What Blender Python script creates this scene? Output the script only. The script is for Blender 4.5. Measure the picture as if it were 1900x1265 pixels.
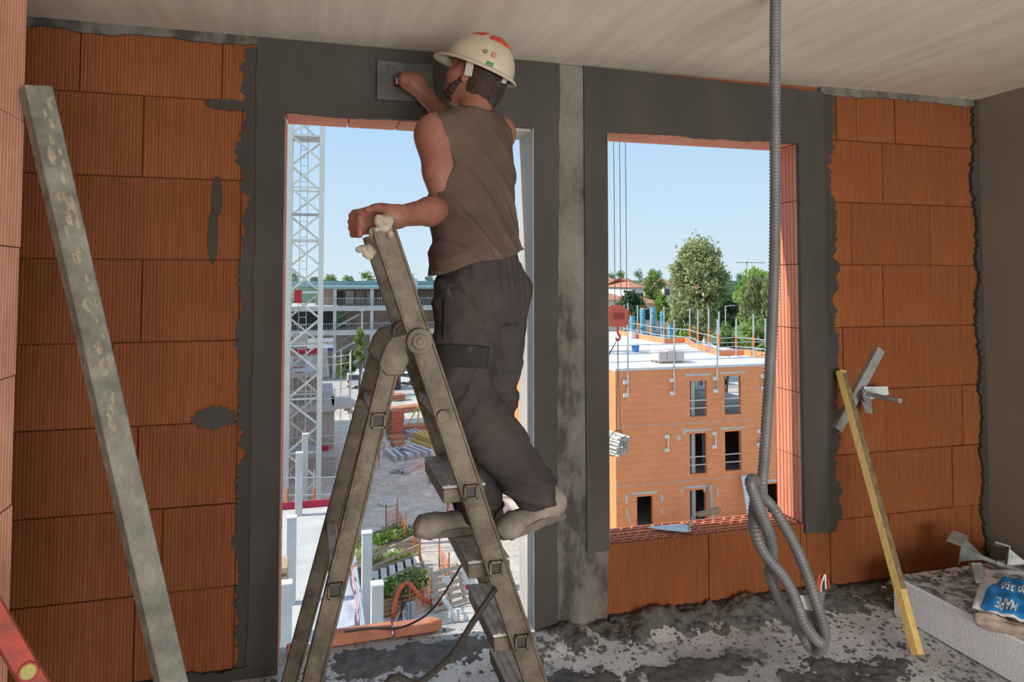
import bpy, bmesh, math, random
import numpy as np
from mathutils import Vector, Matrix, noise as mnoise
random.seed(7); rng = np.random.default_rng(7)
for o in list(bpy.data.objects): bpy.data.objects.remove(o)
S = bpy.context.scene
COL = S.collection
# ---------------------------------------------------------------- camera
YAW, PIT, PY, DIST, EYE, FPX = .271, .0421, 466.7, 2.94, 1.525, 1300.0
cam_d = bpy.data.cameras.new('camera'); cam = bpy.data.objects.new('camera', cam_d); COL.objects.link(cam)
S.camera = cam
cam_d.sensor_fit = 'HORIZONTAL'; cam_d.sensor_width = 36; cam_d.lens = 36*FPX/1900
cam_d.shift_y = -(632.5-PY)/1900; cam_d.clip_start = .05; cam_d.clip_end = 3000
cam.location = (0, -DIST, EYE); cam.rotation_euler = (math.pi/2+PIT, 0, -YAW)
# ---------------------------------------------------------------- sky, sun, fill lamp, exposure
W = bpy.data.worlds.new('world'); S.world = W; W.use_nodes = True
nt = W.node_tree; nt.nodes.clear()
out = nt.nodes.new('ShaderNodeOutputWorld'); bg = nt.nodes.new('ShaderNodeBackground')
tc = nt.nodes.new('ShaderNodeTexCoord'); sx = nt.nodes.new('ShaderNodeSeparateXYZ'); rp = nt.nodes.new('ShaderNodeValToRGB')
nt.links.new(tc.outputs['Generated'], sx.inputs[0]); nt.links.new(sx.outputs['Z'], rp.inputs[0])
rp.color_ramp.elements[0].position = 0; rp.color_ramp.elements[0].color = (.60, .71, .78, 1)
rp.color_ramp.elements[1].position = 1; rp.color_ramp.elements[1].color = (.40, .54, .74, 1)
e = rp.color_ramp.elements.new(.08); e.color = (.52, .68, .81, 1)
e = rp.color_ramp.elements.new(.22); e.color = (.40, .61, .84, 1)
nt.links.new(rp.outputs[0], bg.inputs[0]); bg.inputs[1].default_value = 1.15
nt.links.new(bg.outputs[0], out.inputs[0])
sun_d = bpy.data.lights.new('sun', 'SUN'); sun = bpy.data.objects.new('sun', sun_d); COL.objects.link(sun)
sun_d.energy = 5.0; sun_d.angle = .009; sun_d.color = (1, .93, .82)
SUN_A, SUN_E = math.radians(7), math.radians(38)
tosun = Vector((-math.cos(SUN_A)*math.cos(SUN_E), math.sin(SUN_A)*math.cos(SUN_E), math.sin(SUN_E)))
sun.rotation_euler = tosun.to_track_quat('Z', 'Y').to_euler(); sun.location = (-20, 5, 20)
# added fill lamp behind the camera, in an unseen bay, brightening the room
bay_fill_d = bpy.data.lights.new('back_bay_fill', 'AREA'); win = bpy.data.objects.new('back_bay_fill', bay_fill_d); COL.objects.link(win)
bay_fill_d.shape = 'RECTANGLE'; bay_fill_d.size = 3.2; bay_fill_d.size_y = 1.3; bay_fill_d.energy = 195; bay_fill_d.color = (1, .96, .90)
win.location = (1.35, -5.97, .85); win.rotation_euler = (math.pi/2+.08, 0, 0)
S.view_settings.view_transform = 'Standard'; S.view_settings.look = 'None'
S.view_settings.exposure = 0.0; S.view_settings.gamma = 1.0; S.view_settings.use_curve_mapping = False

# ---------------------------------------------------------------- helpers
_F = np.array([math.sin(YAW)*math.cos(PIT), math.cos(YAW)*math.cos(PIT), math.sin(PIT)])
_R = np.array([math.cos(YAW), -math.sin(YAW), 0]); _U = np.cross(_R, _F); _C = np.array([0, -DIST, EYE])
def _ray(x, y): return _F+_R*(x-950)/FPX+_U*(PY-y)/FPX
def PYp(x, y, Y):                       # survey point on a plane of known distance Y
    r = _ray(x, y); return Vector(_C+r*(Y-_C[1])/r[1])
def PZp(x, y, Z):                       # survey point on a level of known height Z
    r = _ray(x, y); return Vector(_C+r*(Z-_C[2])/r[2])
GZ = -10.7                              # building-site ground, three storeys below the room
def G(x, y): return PZp(x, y, GZ)

def tag(o, label=None, cat=None, group=None, kind=None):
    if label: o['label'] = label
    if cat: o['category'] = cat
    if group: o['group'] = group
    if kind: o['kind'] = kind
    return o
def thing(name, label, cat, loc=(0, 0, 0), rz=0, group=None):
    o = bpy.data.objects.new(name, None); COL.objects.link(o); o.empty_display_size = .1
    o.location = loc; o.rotation_euler = (0, 0, rz); return tag(o, label, cat, group)
def copy_tree(o, parent=None):
    c = o.copy(); COL.objects.link(c); c.parent = parent
    for ch in list(o.children): copy_tree(ch, c)
    return c
class MB:
    def __init__(s): s.v = []; s.f = []; s.sm = False
    def add(s, vs, fs):
        b = len(s.v); s.v += [tuple(v) for v in vs]; s.f += [tuple(i+b for i in f) for f in fs]; return s
    def box(s, x0, x1, y0, y1, z0, z1, M=None):
        vs = [Vector((x, y, z)) for x in (x0, x1) for y in (y0, y1) for z in (z0, z1)]
        if M is not None: vs = [M @ v for v in vs]
        return s.add(vs, [(0, 1, 3, 2), (4, 6, 7, 5), (0, 4, 5, 1), (2, 3, 7, 6), (0, 2, 6, 4), (1, 5, 7, 3)])
    def cbox(s, c, d, M=None):
        return s.box(c[0]-d[0]/2, c[0]+d[0]/2, c[1]-d[1]/2, c[1]+d[1]/2, c[2]-d[2]/2, c[2]+d[2]/2, M)
    def bar(s, a, b, w, h=None, up=(0, 0, 1), ext=0):      # rectangular bar from a to b, w across, h along 'up'
        a = Vector(a); b = Vector(b); d = (b-a); L = d.length; d.normalize(); h = h or w
        up = Vector(up); sd = d.cross(up)
        if sd.length < 1e-4: sd = d.cross(Vector((1, 0, 0)))
        sd.normalize(); u = sd.cross(d)
        a = a-d*ext; b = b+d*ext
        vs = [p+sd*(i*w/2)+u*(j*h/2) for p in (a, b) for i, j in ((-1, -1), (1, -1), (1, 1), (-1, 1))]
        return s.add(vs, [(0, 1, 2, 3), (7, 6, 5, 4), (0, 4, 5, 1), (1, 5, 6, 2), (2, 6, 7, 3), (3, 7, 4, 0)])
    def tube(s, pts, r, n=8, caps=True):
        pts = [Vector(p) for p in pts]; m = len(pts); rr = r if isinstance(r, (list, tuple)) else [r]*m
        t0 = (pts[1]-pts[0]).normalized(); u = t0.orthogonal().normalized(); vs = []
        for i, p in enumerate(pts):
            t = (pts[min(i+1, m-1)]-pts[max(i-1, 0)]).normalized()
            u = (u-t*u.dot(t)); u = u.normalized() if u.length > 1e-6 else t.orthogonal().normalized(); w = t.cross(u)
            vs += [p+(u*math.cos(2*math.pi*k/n)+w*math.sin(2*math.pi*k/n))*rr[i] for k in range(n)]
        fs = [(i*n+k, i*n+(k+1) % n, (i+1)*n+(k+1) % n, (i+1)*n+k) for i in range(m-1) for k in range(n)]
        if caps: fs += [tuple(range(n-1, -1, -1)), tuple((m-1)*n+k for k in range(n))]
        return s.add(vs, fs)
    def prism(s, poly, y0, y1, axis='Y'):                  # polygon in (X,Z) extruded along Y, or (X,Y) along Z
        n = len(poly); mk = (lambda p, t: (p[0], t, p[1])) if axis == 'Y' else ((lambda p, t: (p[0], p[1], t)) if axis == 'Z' else (lambda p, t: (t, p[0], p[1])))
        vs = [mk(p, y0) for p in poly]+[mk(p, y1) for p in poly]
        fs = [tuple(range(n)), tuple(range(2*n-1, n-1, -1))]+[(i, (i+1) % n+0, (i+1) % n+n, i+n)[::-1] for i in range(n)]
        return s.add(vs, fs)
    def lump(s, c, r, sq=.6, n=6, seed=None):              # small uneven clod
        vs = []; c = Vector(c)
        for j, (ph, q) in enumerate(((0, 1), (.75, .62), (1, 0))):
            k = n if j < 2 else 1
            for i in range(k):
                a = 2*math.pi*(i+.5*j)/n; d = r*random.uniform(.65, 1.2)
                vs.append(c+Vector((math.cos(a)*d*q, math.sin(a)*d*q, ph*r*sq)))
        fs = [tuple(range(n-1, -1, -1))]+[(i, (i+1) % n, n+i) for i in range(n)]+[((i+1) % n, n+(i+1) % n, n+i) for i in range(n)]+[(n+i, n+(i+1) % n, 2*n) for i in range(n)]
        return s.add(vs, fs)
    def mesh(s, name, m, smooth=False, bevel=0):
        me = bpy.data.meshes.new(name); me.from_pydata(s.v, [], s.f)
        bm = bmesh.new(); bm.from_mesh(me); bmesh.ops.recalc_face_normals(bm, faces=bm.faces)
        if bevel: bmesh.ops.bevel(bm, geom=bm.edges[:], offset=bevel, segments=1, affect='EDGES', clamp_overlap=True)
        bm.to_mesh(me); bm.free()
        if m: me.materials.append(m)
        if smooth: me.polygons.foreach_set('use_smooth', [True]*len(me.polygons))
        return me
    def build(s, name, m, parent=None, smooth=False, bevel=0):
        o = bpy.data.objects.new(name, s.mesh(name, m, smooth, bevel)); COL.objects.link(o)
        if parent is not None:
            o.parent = parent; bpy_parent_fix(o, parent)
        return o
def bpy_parent_fix(o, p):      # builders work in world space; keep it under a moved parent
    m = Matrix.LocRotScale(p.location, p.rotation_euler, p.scale)
    o.matrix_parent_inverse = m.inverted()
def put(name, me, loc, rot=(0, 0, 0), parent=None, scale=(1, 1, 1)):   # object that shares mesh data
    o = bpy.data.objects.new(name, me); COL.objects.link(o); o.location = loc; o.rotation_euler = rot; o.scale = scale
    if parent is not None: o.parent = parent; bpy_parent_fix(o, parent)
    return o
def struct(o): o['kind'] = 'structure'; return o
def spline(pts, n=6):           # Catmull-Rom
    P = [Vector(p) for p in pts]; P = [P[0]*2-P[1]]+P+[P[-1]*2-P[-2]]; o = []
    for i in range(1, len(P)-2):
        a, b, c, d = P[i-1:i+3]
        for k in range(n):
            t = k/n; o.append(.5*((2*b)+(c-a)*t+(2*a-5*b+4*c-d)*t*t+(3*b-a-3*c+d)*t**3))
    return o+[P[-2]]

# ---------------------------------------------------------------- materials
class NT:
    def __init__(s, name):
        s.m = bpy.data.materials.new(name); s.m.use_nodes = True; s.t = s.m.node_tree; s.b = s.t.nodes['Principled BSDF']
        s.tc = s.t.nodes.new('ShaderNodeTexCoord'); s.co = s.tc.outputs['Object']
    def n(s, k, **kw):
        x = s.t.nodes.new(k)
        for a, v in kw.items(): setattr(x, a, v)
        return x
    def l(s, a, b): s.t.links.new(a, b)
    def map(s, sc=(1, 1, 1), rot=(0, 0, 0), src=None):
        m = s.n('ShaderNodeMapping'); m.inputs['Scale'].default_value = sc; m.inputs['Rotation'].default_value = rot
        s.l(src or s.co, m.inputs[0]); return m.outputs[0]
    def noise(s, sc, det=4, co=None, rough=.6):
        x = s.n('ShaderNodeTexNoise'); x.inputs['Scale'].default_value = sc; x.inputs['Detail'].default_value = det; x.inputs['Roughness'].default_value = rough
        s.l(co or s.co, x.inputs['Vector']); return x.outputs['Fac']
    def ramp(s, f, stops):
        r = s.n('ShaderNodeValToRGB'); cr = r.color_ramp
        while len(cr.elements) < len(stops): cr.elements.new(.5)
        for e_, (p, c) in zip(cr.elements, stops): e_.position = p; e_.color = (*c, 1) if len(c) == 3 else c
        s.l(f, r.inputs[0]); return r.outputs[0]
    def mix(s, f, a, b, mode='MIX'):
        x = s.n('ShaderNodeMix', data_type='RGBA', blend_type=mode)
        for v, k in ((f, 0), (a, 6), (b, 7)):
            if hasattr(v, 'is_linked') or hasattr(v, 'links'): s.l(v, x.inputs[k])
            else: x.inputs[k].default_value = v if k == 0 else (*v, 1)
        return x.outputs[2]
    def rnd(s): return s.n('ShaderNodeObjectInfo').outputs['Random']
    def math(s, op, a, b=0.0):
        x = s.n('ShaderNodeMath', operation=op)
        for v, k in ((a, 0), (b, 1)):
            if hasattr(v, 'links'): s.l(v, x.inputs[k])
            else: x.inputs[k].default_value = v
        return x.outputs[0]
    def bump(s, h, st=.3, d=.01):
        x = s.n('ShaderNodeBump'); x.inputs['Strength'].default_value = st; x.inputs['Distance'].default_value = d
        if s.b.inputs['Normal'].links: s.l(s.b.inputs['Normal'].links[0].from_socket, x.inputs['Normal'])
        s.l(h, x.inputs['Height']); s.l(x.outputs[0], s.b.inputs['Normal'])
    def done(s, col, rough=.8, metal=0, spec=.3):
        i = s.b.inputs
        if hasattr(col, 'links'): s.l(col, i['Base Color'])
        else: i['Base Color'].default_value = (*col, 1)
        i['Roughness'].default_value = rough; i['Metallic'].default_value = metal; i['Specular IOR Level'].default_value = spec
        return s.m
_mc = {}
def mat(name, c, c2=None, sc=8, rough=.8, metal=0, bump=.15, bsc=None, spec=.3, lo=.35, hi=.65, bd=.01, stretch=None):
    if name in _mc: return _mc[name]
    t = NT(name); c2 = c2 or tuple(x*.72 for x in c)
    co = t.map(stretch) if stretch else None
    col = t.ramp(t.noise(sc, 5, co), [(lo, c2), (hi, c)])
    if bump: t.bump(t.noise(bsc or sc*6, 4, co), bump, bd)
    _mc[name] = t.done(col, rough, metal, spec); return _mc[name]
def brick_mat(name, c, c2, period=.0125, gro=.5, var=.25, grit=True):
    t = NT(name)
    w = t.n('ShaderNodeTexWave', wave_type='BANDS', bands_direction='X', wave_profile='SIN'); w.inputs['Scale'].default_value = 2*math.pi/20/period
    t.l(t.co, w.inputs['Vector'])
    w2 = t.n('ShaderNodeTexWave', wave_type='BANDS', bands_direction='X'); w2.inputs['Scale'].default_value = 2*math.pi/20/(period*5.3); w2.inputs['Distortion'].default_value = .6
    t.l(t.co, w2.inputs['Vector'])
    gr = t.math('POWER', w.outputs['Fac'], .35)
    gr = t.math('ADD', gr, t.math('MULTIPLY', w2.outputs['Fac'], .4))
    col = t.ramp(t.noise(3.5, 5, t.map((1, 1, .6))), [(.3, c2), (.7, c)])
    r = t.rnd(); col = t.mix(t.math('MULTIPLY', r, var), col, tuple(x*.45 for x in c2))
    st = t.ramp(t.noise(9, 3, t.map((14, 14, .5))), [(.35, (.80, .80, .80)), (.65, (1.05, 1.05, 1.05))])
    col = t.mix(1.0, col, st, 'MULTIPLY')
    if grit: col = t.mix(t.ramp(t.noise(60, 3, t.map((1, 1, .35))), [(.70, (0, 0, 0)), (.80, (.35, .35, .35))]), col, (.50, .38, .30))
    t.bump(gr, gro, .006); t.bump(t.noise(180, 3), .12, .004)
    return t.done(col, .78, 0, .25)
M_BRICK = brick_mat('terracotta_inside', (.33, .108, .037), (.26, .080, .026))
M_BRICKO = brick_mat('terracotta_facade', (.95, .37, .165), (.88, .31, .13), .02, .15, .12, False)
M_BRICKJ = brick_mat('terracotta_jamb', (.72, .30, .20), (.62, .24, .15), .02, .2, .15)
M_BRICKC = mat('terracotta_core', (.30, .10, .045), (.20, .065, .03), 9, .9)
def mortar_mat(name, c, c2, c3):
    t = NT(name)
    col = t.ramp(t.noise(2.6, 6, t.map((1, 1, .5))), [(.25, c3), (.5, c), (.75, c2)])
    t.bump(t.noise(24, 6, t.map((1, 1, .6))), .35, .008); t.bump(t.noise(130, 4), .25, .004)
    return t.done(col, .72, 0, .35)
M_MORTAR = mortar_mat('wet_mortar', (.066, .059, .051), (.088, .079, .069), (.046, .041, .036))
M_SMEAR = mortar_mat('mortar_smear', (.055, .047, .040), (.078, .066, .055), (.036, .031, .027))
M_JAMBM = mortar_mat('pale_jamb_mortar', (.42, .41, .39), (.52, .50, .47), (.30, .29, .28))
def pier_mat():
    t = NT('mottled_concrete')
    a = t.ramp(t.noise(5, 6, t.map((1, 1, .45))), [(.40, (.075, .068, .058)), (.47, (.17, .153, .13)), (.62, (.25, .23, .20))])
    b = t.ramp(t.noise(30, 5, t.map((1, 1, 5))), [(.35, (.8, .8, .8)), (.7, (1.05, 1.05, 1.05))])
    t.bump(t.noise(30, 5, t.map((1, 1, 4))), .3, .006)
    return t.done(t.mix(1.0, a, b, 'MULTIPLY'), .85)
M_PIER = pier_mat()
def ceil_mat():
    t = NT('cast_concrete_ceiling')
    c = t.ramp(t.noise(1.1, 5), [(.3, (.66, .60, .51)), (.7, (.80, .735, .63))])
    s = t.ramp(t.noise(26, 3, t.map((1, 2.6, 1), (0, 0, .6))), [(.735, (1, 1, 1)), (.78, (.45, .42, .40))])
    g = t.ramp(t.noise(4, 4, t.map((3, .25, 1), (0, 0, .5))), [(.4, (.90, .90, .90)), (.6, (1.03, 1.03, 1.03))])
    c = t.mix(1.0, t.mix(1.0, c, s, 'MULTIPLY'), g, 'MULTIPLY')
    t.bump(t.noise(40, 4), .1, .004); return t.done(c, .85)
M_CEIL = ceil_mat()
def floor_mat():
    t = NT('mortar_strewn_screed')
    c = t.ramp(t.noise(2, 4), [(.3, (.58, .58, .57)), (.7, (.76, .76, .76))])
    d = t.noise(3.2, 12, None, .78)
    f = t.ramp(d, [(.545, (0, 0, 0)), (.60, (1, 1, 1))])
    c = t.mix(f, c, (.10, .095, .088))
    f2 = t.ramp(t.noise(75, 5, None, .7), [(.58, (0, 0, 0)), (.63, (.85, .85, .85))]); c = t.mix(f2, c, (.13, .125, .115))
    f3 = t.ramp(t.noise(1.3, 3), [(.42, (.55, .55, .55)), (.6, (0, 0, 0))]); c = t.mix(f3, c, (.30, .29, .275))
    t.bump(d, .5, .02); t.bump(t.noise(90, 4), .4, .006); return t.done(c, .8)
M_FLOOR = floor_mat()
M_CLOD = mat('mortar_crumbs', (.17, .16, .15), (.09, .086, .08), 20, .85, bump=.5, bsc=90)
M_PLASTER = mat('smooth_brown_grey_wall', (.23, .195, .16), (.20, .17, .14), 2, .85, bump=.08, bsc=30)
M_ALU = mat('mortar_stained_aluminium', (.175, .148, .112), (.085, .07, .052), 14, .55, .25, .25, 70)
M_ALUL = mat('pale_stained_aluminium', (.52, .50, .46), (.30, .285, .25), 16, .55, .25, .25, 70)
M_TREAD = mat('splashed_lit_tread', (.66, .66, .65), (.34, .335, .325), 18, .7, 0, .35, 60)  # mortar splashes, and skylight on the tread tops put into the colour
M_GALV = mat('galvanised_steel', (.46, .49, .49), (.32, .35, .35), 25, .5, .5, .08)
M_WOOD = mat('pine_batten', (.78, .56, .20), (.62, .42, .14), 5, .6, bump=.1, stretch=(12, 12, .8))
M_WOODD = mat('mortar_stained_pine', (.30, .22, .11), (.14, .115, .08), 40, .85, bump=.4)
M_STYRO = mat('polystyrene', (.90, .92, .95), (.82, .85, .89), 60, .7, bump=.5, bsc=120)
M_DUSTTOP = mat('mortar_dusted_polystyrene', (.62, .62, .62), (.16, .155, .15), 16, .8, bump=.4, lo=.42, hi=.56)
M_HOSE = mat('grey_corrugated_plastic', (.17, .175, .18), (.12, .125, .13), 10, .45, bump=0, spec=.5)
M_BLACK = mat('black_rubber', (.035, .033, .03), (.06, .055, .05), 12, .6, bump=.1)
M_RED = mat('red_paint', (.45, .06, .035), (.26, .05, .04), 25, .5)
M_STEEL = mat('brushed_steel', (.55, .56, .58), (.38, .39, .40), 20, .35, .8, .05)
M_PALETWOOD = mat('weathered_wood', (.52, .40, .30), (.36, .27, .20), 6, .8, stretch=(8, 8, 1))
# ================================================================ ROOM SHELL
CH = 2.5; RX = 3.41; LX = -2.2; BACK = -6.0
Zk = [.038+.314*k for k in range(9)]
D0, D1, DT = -.13, .908, 2.20          # door-height opening
W0, W1, WB, WT = 1.265, 2.28, .352, 2.205
TH = .20
wall = MB()
for x0, x1, z0, z1 in ((LX, D0-.02, -.2, CH), (D0-.02, D1+.02, DT+.02, CH), (D1+.02, W0-.02, -.2, CH), (W0-.02, W1+.02, WT+.02, CH), (W0-.02, W1+.02, -.2, WB-.05), (W1+.02, RX+.2, -.2, CH)):
    wall.box(x0, x1, .014, TH, z0, z1)
wall_front = struct(wall.build('wall_front', M_BRICKC))
# terracotta blocks of the front wall
_bc = {}
def block(x0, x1, z0, z1, parent, m, y0=0.0, y1=.03, gap=.0035, bev=.003, j=.003):
    k = (round(x1-x0, 4), round(z1-z0, 4), round(y1-y0, 4), m.name, gap)
    if k not in _bc:
        w, h = (x1-x0)/2-gap/2, (z1-z0)/2-.0012
        _bc[k] = MB().box(-w, w, 0, y1-y0, -h, h).mesh('brick', m, bevel=bev)
    return put('brick', _bc[k], ((x0+x1)/2, y0+random.uniform(-j, j), (z0+z1)/2), (0, 0, 0), parent)
left_j = {7: [-.869, -.371], 6: [-.649, -.293], 5: [-.891, -.293], 4: [-.642, -.293], 3: [-.735, -.293], 2: [-.644, -.293], 1: [-.553, -.293], 0: [-.642, -.293]}
for r in range(8):
    js = left_j[r][:]
    while js[0] > LX+.5: js.insert(0, js[0]-.5)
    js = [LX]+js+[D0-.02]
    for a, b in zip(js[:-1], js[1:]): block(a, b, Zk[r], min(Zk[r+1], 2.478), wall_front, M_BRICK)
right_j = {7: [2.517, 2.642, 2.88, 3.145], 6: [2.795, 3.29], 5: [2.594, 3.091], 4: [2.784, 3.277], 3: [2.53, 3.044], 2: [2.785, 3.274], 1: [2.702, 3.197], 0: [2.434, 2.785, 3.313]}
for r in range(8):
    js = [W1+.02]+right_j[r]+[RX-.005]
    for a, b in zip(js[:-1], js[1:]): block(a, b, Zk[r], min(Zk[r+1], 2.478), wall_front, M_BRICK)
# jamb blocks (ribbed faces in the reveals)
def ribbed_jamb(xf, sgn, z0, z1, m, y0=.012, y1=TH, n=7):
    b = MB(); ys = []; d = (y1-y0)/n
    prof = []
    for i in range(n):
        prof += [(y0+i*d, .0), (y0+i*d+d*.78, .0), (y0+i*d+d*.82, .006), (y0+i*d+d*.98, .006)]
    prof.append((y1, 0))
    poly = [(xf+sgn*q, y) for y, q in prof]+[(xf+sgn*.019, y1), (xf+sgn*.019, y0)]
    b.prism(poly, z0+.002, z1-.002, 'Z'); return b.build('brick', m, wall_front)
for r in range(8):
    if Zk[r] > DT: continue
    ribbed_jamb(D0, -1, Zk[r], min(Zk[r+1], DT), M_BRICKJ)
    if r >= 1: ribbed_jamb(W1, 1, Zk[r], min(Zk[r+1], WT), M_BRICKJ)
# soffit tiles of the lintels
for xs, z in (((D0, .12, .33, .62, D1), DT), ((W0, 1.62, 2.04, W1), WT)):
    for a, b in zip(xs[:-1], xs[1:]):
        MB().box(a+.002, b-.002, .012, TH, z, z+.019).build('brick', M_BRICKJ, wall_front, bevel=.002)
# mortar render bands round the openings
def rough(poly, amp, step=.02, keep=lambda p: False):
    o = []; n = len(poly)
    for i in range(n):
        a = Vector(poly[i]); b = Vector(poly[(i+1) % n]); k = max(1, int((b-a).length/step)); nn = Vector((-(b-a).y, (b-a).x)).normalized()
        wv = 0
        for q in range(k):
            p = a.lerp(b, q/k)
            if not keep((a+b)/2): wv = wv*.75+random.uniform(-amp, amp)*.6; p = p+nn*wv
            o.append((p.x, p.y))
    return o
def slab(name, poly, y0, y1, m, parent):
    me = bpy.data.meshes.new(name); bm = bmesh.new()
    vs = [bm.verts.new((p[0], y0, p[1])) for p in poly]; f = bm.faces.new(vs)
    ex = bmesh.ops.extrude_face_region(bm, geom=[f]); 
    for v in ex['geom']:
        if isinstance(v, bmesh.types.BMVert): v.co.y = y1
    bmesh.ops.triangulate(bm, faces=[q for q in bm.faces if len(q.verts) > 4]); bmesh.ops.recalc_face_normals(bm, faces=bm.faces)
    bm.to_mesh(me); bm.free(); me.materials.append(m)
    o = bpy.data.objects.new(name, me); COL.objects.link(o); o.parent = parent; return o
inner = lambda p: abs(p[0]-D0) < .01 or abs(p[0]-D1) < .01 or abs(p[0]-W0) < .01 or abs(p[0]-W1) < .01 or p[1] > 2.46 or abs(p[0]-1.155) < .012 or p[1] < .02
slab('mortar_band', rough([(-.24, 0), (D0-.002, 0), (D0-.002, DT), (D1+.004, DT), (D1+.004, 0), (1.013, 0), (1.035, 2.497), (-.24, 2.497)], .004, .02, inner), -.016, .0115, M_MORTAR, wall_front)
slab('mortar_band', rough([(1.155, .335), (W0-.002, .335), (W0-.002, WT), (W1+.002, WT), (W1+.002, .31), (2.42, .31), (2.43, 2.47), (1.15, 2.497)], .005, .02, inner), -.014, .0115, M_MORTAR, wall_front)
def ragged_strip(x_in, x_out, z0, z1, amp, sg, step=.008):
    pts = []; z = z0; w = 0
    while z < z1:
        w = w*.8+random.uniform(-1, 1)*amp*.55; pts.append((x_out+sg*max(-.03, w)+.014*math.sin(z*13)*math.sin(z*5+1)+random.uniform(-.004, .004), z)); z += step
    return pts+[(x_in, z1), (x_in, z0)] if sg > 0 else [(x_in, z0)]+pts+[(x_in, z1)]
slab('mortar_smear', ragged_strip(-.236, -.292, .02, 2.46, .018, -1), -.006, .02, M_SMEAR, wall_front)
slab('mortar_smear', ragged_strip(2.415, 2.485, .30, 2.455, .022, 1), -.006, .02, M_SMEAR, wall_front)
def blot(cx, cz, rx, rz, amp=.25, n=70, y=-.0075, skew=0):
    pts = []
    for i in range(n):
        a = 2*math.pi*i/n; k = 1+random.uniform(-amp, amp)*.6; pts.append((cx+rx*k*math.cos(a)+skew*math.sin(a), cz+rz*k*math.sin(a)))
    return slab('mortar_smear', pts, y, .02, M_SMEAR, wall_front)
p = PYp(398, 775, 0); blot(p.x, p.z, .078, .044)
p = PYp(425, 195, 0); blot(p.x, p.z, .09, .022)
p = PYp(395, 440, 0); blot(p.x, p.z, .018, .10, .2); p = PYp(403, 365, 0); blot(p.x, p.z, .02, .075, .2)
# bare concrete pier between the openings, ledge of mortar along ceiling and floor
slab('concrete_pier', [(1.0, 0), (1.17, 0), (1.25, 0), (1.262, .345), (1.17, .345), (1.17, 2.495), (1.0, 2.495)], -.004, .03, M_PIER, wall_front)
slab('mortar_bead', rough([(-1.9, 2.47), (-.2, 2.465), (-.2, 2.5), (-1.9, 2.5)], .01, .02, lambda p: p[1] > 2.49), -.012, .02, M_PIER, wall_front)
slab('mortar_bead', rough([(2.42, 2.46), (RX, 2.46), (RX, 2.5), (2.42, 2.5)], .008, .02, lambda p: p[1] > 2.49), -.012, .02, M_PIER, wall_front)
slab('mortar_bead', rough([(-1.9, 0), (-.2, 0), (-.2, .045), (-1.9, .05)], .012, .02, lambda p: p[1] < .01), -.014, .02, M_SMEAR, wall_front)
slab('mortar_bead', rough([(1.26, 0), (RX, 0), (RX, .04), (1.26, .05)], .012, .02, lambda p: p[1] < .01), -.03, .02, M_SMEAR, wall_front)
slab('mortar_bead', ragged_strip(3.41, 3.375, 0, 2.5, .012, -1), -.02, .02, M_SMEAR, wall_front)
# pale mortar on the right reveal of the door opening and on the window soffit
MB().box(D1, D1+.019, -.0145, TH, .0, DT+.001).build('jamb_render', M_JAMBM, wall_front)
MB().box(W0-.02, W0, -.012, TH, WB, WT).build('jamb_render', M_JAMBM, wall_front)
MB().box(.80, D1, .012, TH, DT-.012, DT).build('jamb_render', M_JAMBM, wall_front)
# hollow sill blocks under the window, cells open to the top
def sill_block(x0, x1):
    zt = WB; zc = WB-.05; b = MB().box(x0, x1, .0, TH, .03, zc); b.box(x0, x1, 0, .009, zc, zt); br = b.build('brick', M_BRICK, wall_front)
    w_ = MB(); n = 6
    for i in range(1, n+1):
        y = i*(TH-.008)/n; w_.box(x0, x1, y, y+.008, zc, zt-random.uniform(0, .004))
    for i in range(n):
        y = i*(TH-.008)/n+.008; k = 9; w = (x1-x0-.008)/k; sh_ = .5 if i % 2 else 0
        for q in range(k+1):
            xx = min(x1-.008, x0+(q+sh_)*w); w_.box(xx, xx+.008, y, y+(TH-.008)/n-.008, zc, zt-random.uniform(0, .008))
    tag(w_.build('cell_webs', M_BRICKJ, br), kind='stuff'); return br
sill_block(W0+.005, 1.761); sill_block(1.766, 2.262); block(2.266, W1+.02, .03, WB, wall_front, M_BRICK)
MB().box(W0-.015, W0+.005, .0, TH, .03, WB-.02).build('brick', M_BRICK, wall_front)
# floor, ceiling, other walls
fl = MB(); nx, ny = 70, 80
xs = np.linspace(LX, RX+.2, nx); ys = np.linspace(BACK-.2, TH, ny)
def fh(x, y):
    h = .012*math.sin(x*7+y*3)*math.sin(y*9-x*2)
    h = max(0, h)*.6
    if x > .9: h += .045*math.exp(-((y+.06)/.11)**2)*(.7+.3*math.sin(x*14))
    return h
vs = [(x, y, fh(x, y)) for x in xs for y in ys]
fl.add(vs, [(i*ny+j, (i+1)*ny+j, (i+1)*ny+j+1, i*ny+j+1) for i in range(nx-1) for j in range(ny-1)])
fl.box(LX, RX+.2, BACK-.2, TH, -.2, -.004)
floor = struct(fl.build('floor', M_FLOOR))
ceiling = struct(MB().box(LX-.2, RX+.2, BACK-.2, TH+.02, CH, CH+.2).build('ceiling', M_CEIL))
wall_right = struct(MB().box(RX, RX+.2, BACK-.2, .0, -.2, CH).build('wall_right', M_PLASTER))
wall_left = struct(MB().box(LX-.2, LX, BACK-.2, TH, -.2, CH).build('wall_left', M_PLASTER))
wb = MB(); wb.box(LX, -.3, BACK-.2, BACK, 0, CH); wb.box(3.0, RX, BACK-.2, BACK, 0, CH); wb.box(-.3, 3.0, BACK-.2, BACK, 2.35, CH); wb.box(-.3, 3.0, BACK-.2, BACK, 0, .25)
wall_back = struct(wb.build('wall_back', M_PLASTER))
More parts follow.
